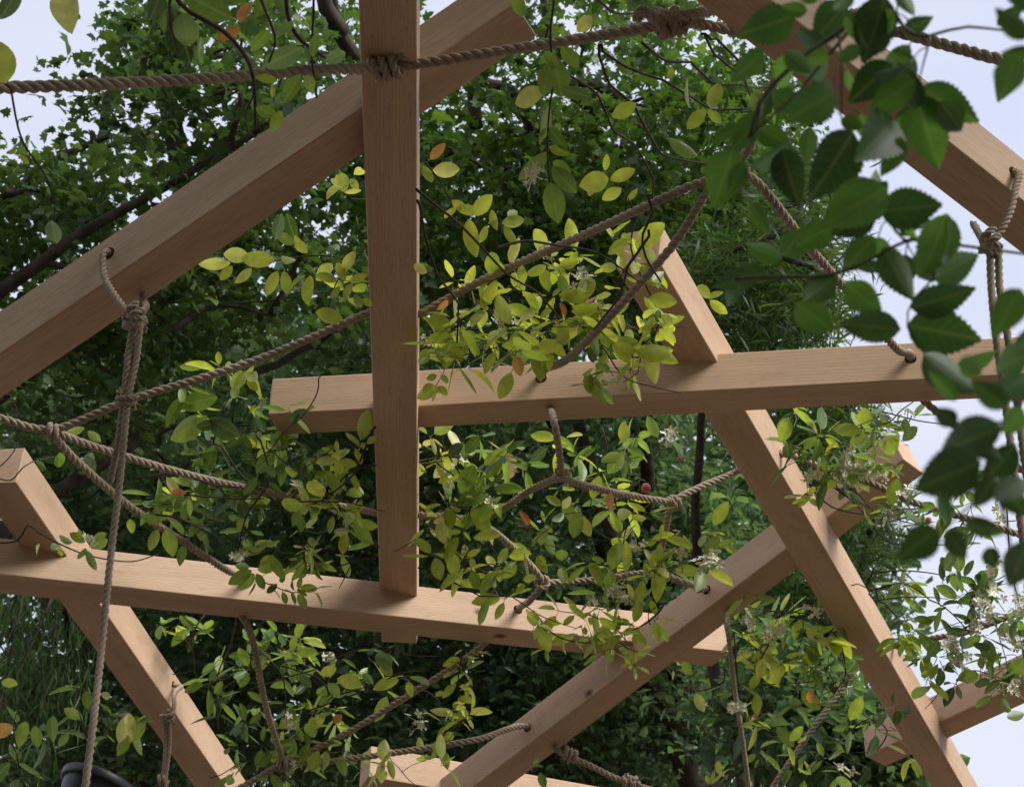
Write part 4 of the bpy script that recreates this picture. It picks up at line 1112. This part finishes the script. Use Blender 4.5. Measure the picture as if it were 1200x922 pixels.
for (px, py, rx, ry, n, lo, hi) in [(200, 735, 36, 16, 18, .4, .72), (215, 750, 24, 16, 12, .1, .5), (280, 790, 36, 50, 50, .12, .5), (345, 770, 46, 34, 54, .1, .52), (370, 830, 40, 34, 48, .3, .74), (330, 860, 40, 34, 44, .2, .62), (420, 800, 40, 24, 26, .15, .55), (300, 895, 60, 22, 38, .1, .5), (400, 880, 40, 24, 28, .15, .55), (265, 850, 30, 30, 26, .08, .4), (370, 760, 26, 12, 10, .6, .8), (450, 770, 24, 16, 10, .25, .6), (480, 820, 26, 20, 12, .4, .66)]:
    v.bunch(px, py, 5.1, rx, ry, n, lo, hi, 24, .012)
v.place(4.95, [(375, 790, 395, 782, .82), (395, 795, 425, 802, .78), (385, 800, 398, 815, .6), (455, 780, 440, 770, .5), (445, 775, 458, 790, .6), (380, 880, 385, 905, .5), (372, 880, 365, 905, .56), (398, 885, 404, 908, .42), (350, 790, 365, 805, .2), (360, 800, 345, 815, .14)])
v.flowers(387, 768, 5.0, 5, 6, 8); v.flowers(492, 846, 5.0, 6, 9, 9); v.flowers(338, 850, 5.0, 4, 8, 9); v.flowers(340, 890, 5.0, 3, 8, 8)
v.build()
v = Vine('hanging garland of pale round leaves over the lower rope left of the diagonal beam')
v.shoot([(545, 755, 4.95), (538, 800, 4.95), (535, 850, 4.95), (522, 870, 4.95)], .58, .82, 24, .035)
for (px, py, rx, ry, n, lo, hi) in [(540, 815, 20, 18, 12, .55, .8), (535, 845, 22, 20, 16, .6, .84), (518, 880, 20, 16, 12, .5, .74), (550, 780, 22, 16, 10, .4, .7), (570, 760, 24, 10, 8, .4, .7), (460, 895, 16, 18, 8, .5, .85)]:
    v.bunch(px, py, 4.93, rx, ry, n, lo, hi, 22)
v.place(4.9, [(530, 834, 508, 834, .9), (520, 810, 510, 816, .6), (545, 808, 550, 816, .6), (450, 890, 440, 910, .9), (455, 890, 462, 912, .7), (515, 880, 505, 872, .6), (520, 880, 524, 898, .62), (632, 905, 638, 922, .3), (625, 895, 632, 888, .4)])
v.stem([(455, 885, 4.95), (470, 905, 4.95), (490, 922, 4.95)], .0014, .001); v.stem([(470, 905, 4.95), (500, 890, 4.95), (520, 880, 4.95)], .001, .0008)
v.build()
# --- right of the diagonal beam
v = Vine('drooping pale vine with cream flowers between the diagonal beam and the crossed beam')
for pts in ([(1000, 690), (960, 715), (900, 720), (850, 735)], [(960, 725), (980, 750), (990, 790), (960, 810)], [(860, 740), (862, 800), (868, 840)], [(905, 740), (890, 780), (893, 830)], [(850, 790), (830, 810), (790, 795)], [(990, 680), (930, 712), (880, 715)]):
    v.stem([(x, y, 5.0) for x, y in pts], .0024, .0012, .010)
for (px, py, rx, ry, n, lo, hi) in [(885, 720, 40, 26, 34, .35, .75), (930, 740, 36, 26, 32, .4, .78), (915, 770, 30, 22, 28, .68, .9), (875, 750, 26, 26, 22, .4, .8), (935, 800, 30, 24, 20, .35, .62), (945, 710, 30, 20, 22, .3, .66), (870, 830, 22, 26, 16, .4, .7), (895, 860, 24, 16, 14, .4, .7), (990, 830, 34, 36, 26, .1, .5), (970, 780, 30, 20, 16, .2, .6), (800, 790, 24, 10, 8, .4, .7), (960, 885, 40, 24, 22, .3, .66), (920, 900, 40, 20, 18, .2, .6), (845, 910, 20, 14, 8, .6, .8), (850, 710, 20, 14, 10, .5, .8)]:
    v.bunch(px, py, 5.05, rx, ry, n, lo, hi, 24, .012)
v.place(4.85, [(935, 870, 945, 862, .74), (925, 868, 942, 850, .56), (800, 775, 810, 790, .56), (840, 892, 846, 908, .78), (905, 778, 912, 802, .82), (895, 770, 888, 795, .8), (815, 812, 826, 834, .88), (948, 810, 952, 825, .965), (1010, 815, 996, 845, .56)])
v.flowers(905, 738, 4.95, 7, 9, 10); v.flowers(880, 740, 4.95, 5, 8, 9); v.flowers(866, 828, 4.9, 8, 9, 10); v.flowers(955, 715, 5.0, 5, 8, 9); v.flowers(872, 728, 4.95, 4, 8, 9); v.flowers(990, 900, 5.0, 5, 10, 8)
v.build()
v = Vine('flowering vine along the rope beside the far end of the diagonal beam')
for pts in ([(918, 520), (960, 560), (1010, 590), (1050, 610), (1090, 620)], [(940, 550), (965, 590), (1010, 595), (1100, 590)], [(975, 560), (1020, 600), (1060, 640), (1120, 640)], [(1020, 480), (1060, 490), (1110, 500)], [(1020, 500), (1045, 490), (1080, 470)], [(1000, 575), (1025, 605), (1050, 625)]):
    v.stem([(x, y, 4.3) for x, y in pts], .0022, .0012, .010)
for (px, py, rx, ry, n, lo, hi) in [(960, 530, 34, 22, 34, .2, .66), (1000, 520, 34, 24, 34, .3, .7), (1000, 552, 28, 22, 36, .15, .72), (975, 562, 30, 18, 26, .1, .6), (1025, 592, 20, 10, 10, .3, .7), (1010, 495, 34, 14, 18, .45, .75), (1060, 486, 26, 10, 8, .15, .6), (1090, 600, 30, 24, 22, .15, .5), (945, 565, 18, 16, 12, .5, .8), (1130, 560, 30, 30, 14, .2, .6), (1150, 620, 30, 30, 22, .1, .5), (930, 500, 20, 14, 12, .4, .7)]:
    v.bunch(px, py, 4.28, rx, ry, n, lo, hi, 25, .01)
v.place(4.2, [(1015, 500, 1012, 478, .62), (1010, 505, 975, 502, .6), (1030, 520, 1050, 530, .55), (1035, 510, 1052, 508, .55), (1060, 490, 1063, 508, .3), (1075, 500, 1058, 516, .34), (1012, 590, 992, 578, .3), (1000, 520, 1015, 510, .6), (1045, 560, 1060, 545, .72), (1030, 590, 1050, 605, .15)])
for (px, py) in [(1010, 545), (1030, 555), (990, 540), (1065, 575), (955, 555), (1040, 600), (1000, 560), (1150, 620)]: v.flowers(px, py, 4.2, 6, 9, 9)
v.bud(1088, 610, 4.25, 4)
v.build()
v = Vine('vine with clusters of white flowers against the sky at the lower right')
for pts in ([(1015, 680), (1070, 675), (1110, 680), (1150, 710)], [(1018, 693), (1065, 688), (1100, 700), (1125, 735), (1160, 790), (1200, 820)], [(1018, 695), (1080, 694), (1115, 705)], [(1030, 705), (1060, 735), (1090, 740)], [(1180, 590), (1185, 650), (1200, 720)], [(1110, 640), (1140, 620), (1200, 600)], [(1110, 760), (1140, 790), (1180, 800)], [(1000, 860), (1020, 840), (1040, 855), (1030, 880), (1000, 885)]):
    v.stem([(x, y, 4.75) for x, y in pts], .0024, .0012, .010)
for (px, py, rx, ry, n, lo, hi) in [(1140, 690, 40, 30, 44, .06, .36), (1180, 720, 40, 34, 50, .1, .5), (1050, 720, 24, 34, 22, .3, .62), (1060, 745, 24, 20, 16, .4, .62), (1100, 770, 34, 22, 26, .06, .4), (1140, 800, 30, 16, 18, .1, .5), (1170, 760, 34, 30, 34, .1, .5), (1190, 790, 24, 30, 18, .1, .4), (1085, 800, 22, 18, 12, .3, .75), (1045, 690, 22, 14, 10, .3, .5), (1110, 690, 24, 20, 12, .05, .3), (1050, 850, 18, 20, 12, .1, .4), (1060, 880, 14, 14, 6, .6, .8), (1110, 730, 20, 16, 8, .1, .4), (1200, 680, 24, 24, 12, .1, .4)]:
    v.bunch(px, py, 4.7, rx, ry, n, lo, hi, 24, .012)
v.place(4.6, [(1105, 680, 1100, 660, .1), (1130, 675, 1140, 656, .2), (1125, 680, 1120, 665, .05), (1070, 755, 1048, 745, .5), (1065, 745, 1078, 762, .45), (1140, 755, 1162, 760, .03), (1130, 760, 1128, 745, .06), (1180, 840, 1200, 836, .3), (1100, 750, 1088, 770, .3), (1083, 736, 1093, 735, .1)])
for (px, py) in [(1165, 690), (1190, 715), (1160, 720), (1180, 740), (1200, 700), (1150, 705), (1125, 775), (1110, 755), (1185, 805), (1170, 600), (1145, 735), (1195, 755), (1165, 665)]: v.flowers(px, py, 4.65, 7, 9, 9)
v.build()

# ------------------------------------------------------------------ the rose in the foreground
def rose(label, dp, stems, leaves, group, extra=0):
    v = Vine(label, 'rose_bush', 'rose', group, M_rose, M_rosestem)
    for pts, r0 in stems:
        v.stem([(x, y, dp) for x, y in pts], r0, r0 * .55, .002)
    for _ in range(extra):
        pts, r0 = stems[int(rng.integers(0, len(stems)))]
        k = int(rng.integers(0, len(pts) - 1)); u = rng.random()
        bx = pts[k][0] * (1 - u) + pts[k + 1][0] * u; by = pts[k][1] * (1 - u) + pts[k + 1][1] * u
        a = rng.random() * 6.28; q = rng.uniform(10, 34); L_ = rng.uniform(30, 50)
        x0, y0 = bx + q * math.cos(a), by + q * math.sin(a)
        if x0 < 845 or (x0 < 950 and y0 > 345) or (1000 < x0 < 1100 and y0 > 330) or (1070 < x0 < 1190 and y0 < 100): continue
        a2 = a + rng.normal(0, .5); dq = dp + rng.normal(.05, .06)
        b = at(x0, y0, dq); t = at(x0 + L_ * math.cos(a2), y0 + L_ * abs(math.sin(a2)) * (1 if rng.random() < .75 else -1), dq + rng.normal(0, .02))
        n = -ray(x0, y0) * rng.choice([-1, 1]) + rng.normal(0, .5, 3)
        tube(v.tw, np.stack([at(bx, by, dp), (at(bx, by, dp) + b) / 2 + [0, 0, .003], b]), .0007, 4, caps=False)
        v.leaf(b, t - b, n, np.linalg.norm(t - b), rng.uniform(0, .6))
    for (x0, y0, x1, y1, r) in leaves:
        j = rng.normal(0, .03)
        b = at(x0, y0, dp + j); t = at(x1, y1, dp + j + rng.normal(0, .008)); d = t - b
        n = -ray(x0, y0) * rng.choice([-1, 1], p=[.8, .2]) + rng.normal(0, .3, 3)
        v.leaf(b, d, n, np.linalg.norm(d), r)
    return v.build()

near_rose = rose('serrated rose leaves and green stems close to the camera at the upper right', 1.45,
     [([(1060, -40), (1023, 3), (981, 35), (947, 60), (915, 92), (893, 122), (880, 165)], .0030), ([(1035, -5), (1000, 35), (965, 75), (935, 110), (900, 140), (875, 165)], .0018), ([(983, 40), (982, 90), (984, 140)], .0013),
      ([(860, 328), (883, 325), (981, 320), (1026, 303), (1067, 284), (1121, 290), (1230, 303)], .0022), ([(1042, 6), (1062, 28), (1092, 41), (1135, 33), (1180, 32)], .0018), ([(1090, 42), (1082, 70), (1074, 108)], .0010), ([(1067, 284), (1048, 275), (1036, 252)], .0010), ([(1074, 108), (1070, 125)], .0009),
      ([(1100, 320), (1072, 350), (1064, 385), (1085, 417), (1110, 440)], .0010), ([(893, 122), (870, 190), (862, 230)], .0014)],
     [(895, 58, 858, 98, .4), (979, 108, 922, 140, .45), (1038, -4, 1014, 74, .1), (992, 3, 955, 50, .3), (932, 18, 866, 43, .3), (972, 66, 943, 70, .7), (1008, 54, 980, 72, .55), (1045, 74, 996, 120, .1), (1072, 94, 1021, 130, .6), (1076, 104, 1145, 140, .45), (1073, 110, 1100, 198, .5), (1056, 160, 1036, 210, .55), (1000, 154, 954, 234, .1),
      (950, 148, 944, 194, .5), (917, 174, 933, 238, .06), (895, 132, 858, 178, .4), (860, 172, 837, 244, .5), (872, 190, 855, 228, .3), (1040, 220, 964, 262, .7), (1030, 248, 1102, 240, .3), (1026, 248, 976, 275, .05), (977, 264, 932, 288, .5), (1024, 278, 986, 320, .4), (1110, 250, 1084, 328, .5), (980, 324, 938, 355, .3), (990, 332, 1034, 368, .55), (1036, 288, 1064, 354, .3),
      (1067, 361, 1143, 340, .2), (1062, 381, 1150, 397, .15), (1056, 386, 982, 378, .2), (1082, 415, 1138, 466, .2), (917, 304, 872, 288, .5), (932, 355, 977, 389, .55), (885, 325, 836, 336, .15), (866, 334, 850, 360, .2), (1093, 327, 1150, 297, .35), (990, 20, 1018, 52, .4), (960, 60, 935, 30, .2), (905, 110, 945, 128, .45), (890, 150, 925, 172, .4), (1060, 40, 1090, 20, .2), (1020, 60, 1046, 40, .15), (870, 150, 838, 160, .3),
      (985, 140, 1012, 150, .5), (1040, 212, 1020, 244, .15), (1045, 60, 1072, 74, .5), (918, 300, 942, 268, .4), (900, 328, 870, 310, .3), (1168, 30, 1200, 8, .2), (1192, 64, 1170, 120, .5), (1060, 260, 1075, 285, .6), (960, 0, 930, -20, .3), (1000, -10, 975, 14, .4), (946, 14, 915, 8, .35), (920, 60, 950, 88, .4)],
     'rose stems in the foreground', 44)
rose('blurred dark rose leaves nearest the camera at the right edge', 1.08,
     [([(1240, 430), (1200, 470), (1165, 520), (1159, 551), (1178, 608), (1190, 703)], .0016), ([(1240, 500), (1180, 495), (1120, 500)], .0014), ([(1170, 560), (1130, 600), (1105, 618)], .0011), ([(1250, 20), (1200, 30), (1180, 34)], .0014)],
     [(1175, 500, 1092, 530, .1), (1150, 540, 1074, 574, .1), (1190, 520, 1150, 575, .1), (1120, 470, 1092, 432, .3), (1100, 619, 1050, 655, .15), (1110, 622, 1134, 656, .1), (1128, 616, 1180, 622, .1), (1205, 632, 1184, 690, .15), (1157, 641, 1168, 668, .05), (1176, 572, 1204, 606, .1), (1098, 578, 1118, 616, .25),
      (1196, 338, 1165, 394, .5), (1206, 415, 1162, 434, .4), (1205, 440, 1155, 470, .25), (1165, 560, 1140, 594, .15), (1200, 560, 1166, 584, .1), (1206, 45, 1164, 12, .15), (1215, 66, 1172, 60, .3), (1190, 66, 1174, 116, .45), (1225, 0, 1176, -8, .1), (1180, 478, 1138, 446, .2), (1215, 380, 1188, 425, .3), (1120, 500, 1096, 476, .1), (1134, 512, 1172, 540, .15), (1200, 480, 1172, 508, .3), (1150, 440, 1120, 416, .5)],
     'rose stems in the foreground')

# unseen leaf canopy added overhead to shade the nearest beams, parented to the rose
g = Geo(); P = []
for k in range(120):
    c0 = np.array([rng.uniform(-2.3, 1.0) if k % 4 else rng.uniform(1, 2.4), rng.uniform(-.4, 2.05), 0]); c0[2] = 4.75 + .22 * rng.normal() + .12 * c0[1]
    if -.6 < c0[0] < 1.0: c0[1] = rng.uniform(.6, 2.5)
    e = c0 + np.array([rng.normal(0, .4), rng.uniform(-.5, .3), rng.normal(0, .1)]); tube(g, catmull([c0, (c0 + e) / 2 + [0, 0, .08], e], .05), .005, 5)
    for _ in range(95): P.append(c0 + (e - c0) * rng.random() + rng.normal(0, .17, 3) * [1.2, 1.0, .6])
P = np.array(P); P = P[(P[:, 2] - CAMZ) > 1.16 * np.maximum(P[:, 1], 0) + .12]
n = len(P); d = rng.normal(0, 1, (n, 3)); nr = rng.normal(0, .35, (n, 3)); nr[:, 2] += 1
link('stem', g.mesh('stem'), M_rosestem, near_rose)
link('foliage', leaves_mesh('foliage', P, d, nr, rng.uniform(.05, .085, n), rng.random(n), T_ROSE), M_rose, near_rose)

# unseen wall of leaves added behind the camera to block low sky light
n = 9000
P = np.stack([rng.uniform(-15, 15, n), -7.5 + rng.normal(0, .8, n), 9.2 * rng.random(n) ** .8], 1)
P[:, 1] += .035 * P[:, 0] ** 2 * .6; P[:, 2] += .5 * np.sin(P[:, 0] * .9) * (P[:, 2] > 6)
tag(link('added_leaf_screen', leaves_mesh('added_leaf_screen', P, rng.normal(0, 1, (n, 3)), rng.normal(0, 1, (n, 3)) + [0, 0, .6], rng.uniform(.5, .8, n), rng.random(n), T_SIMPLE), M_dark), 'added dark green leaf screen, unseen behind the camera, blocking low sky light', 'added_leaf_screen', kind='stuff')
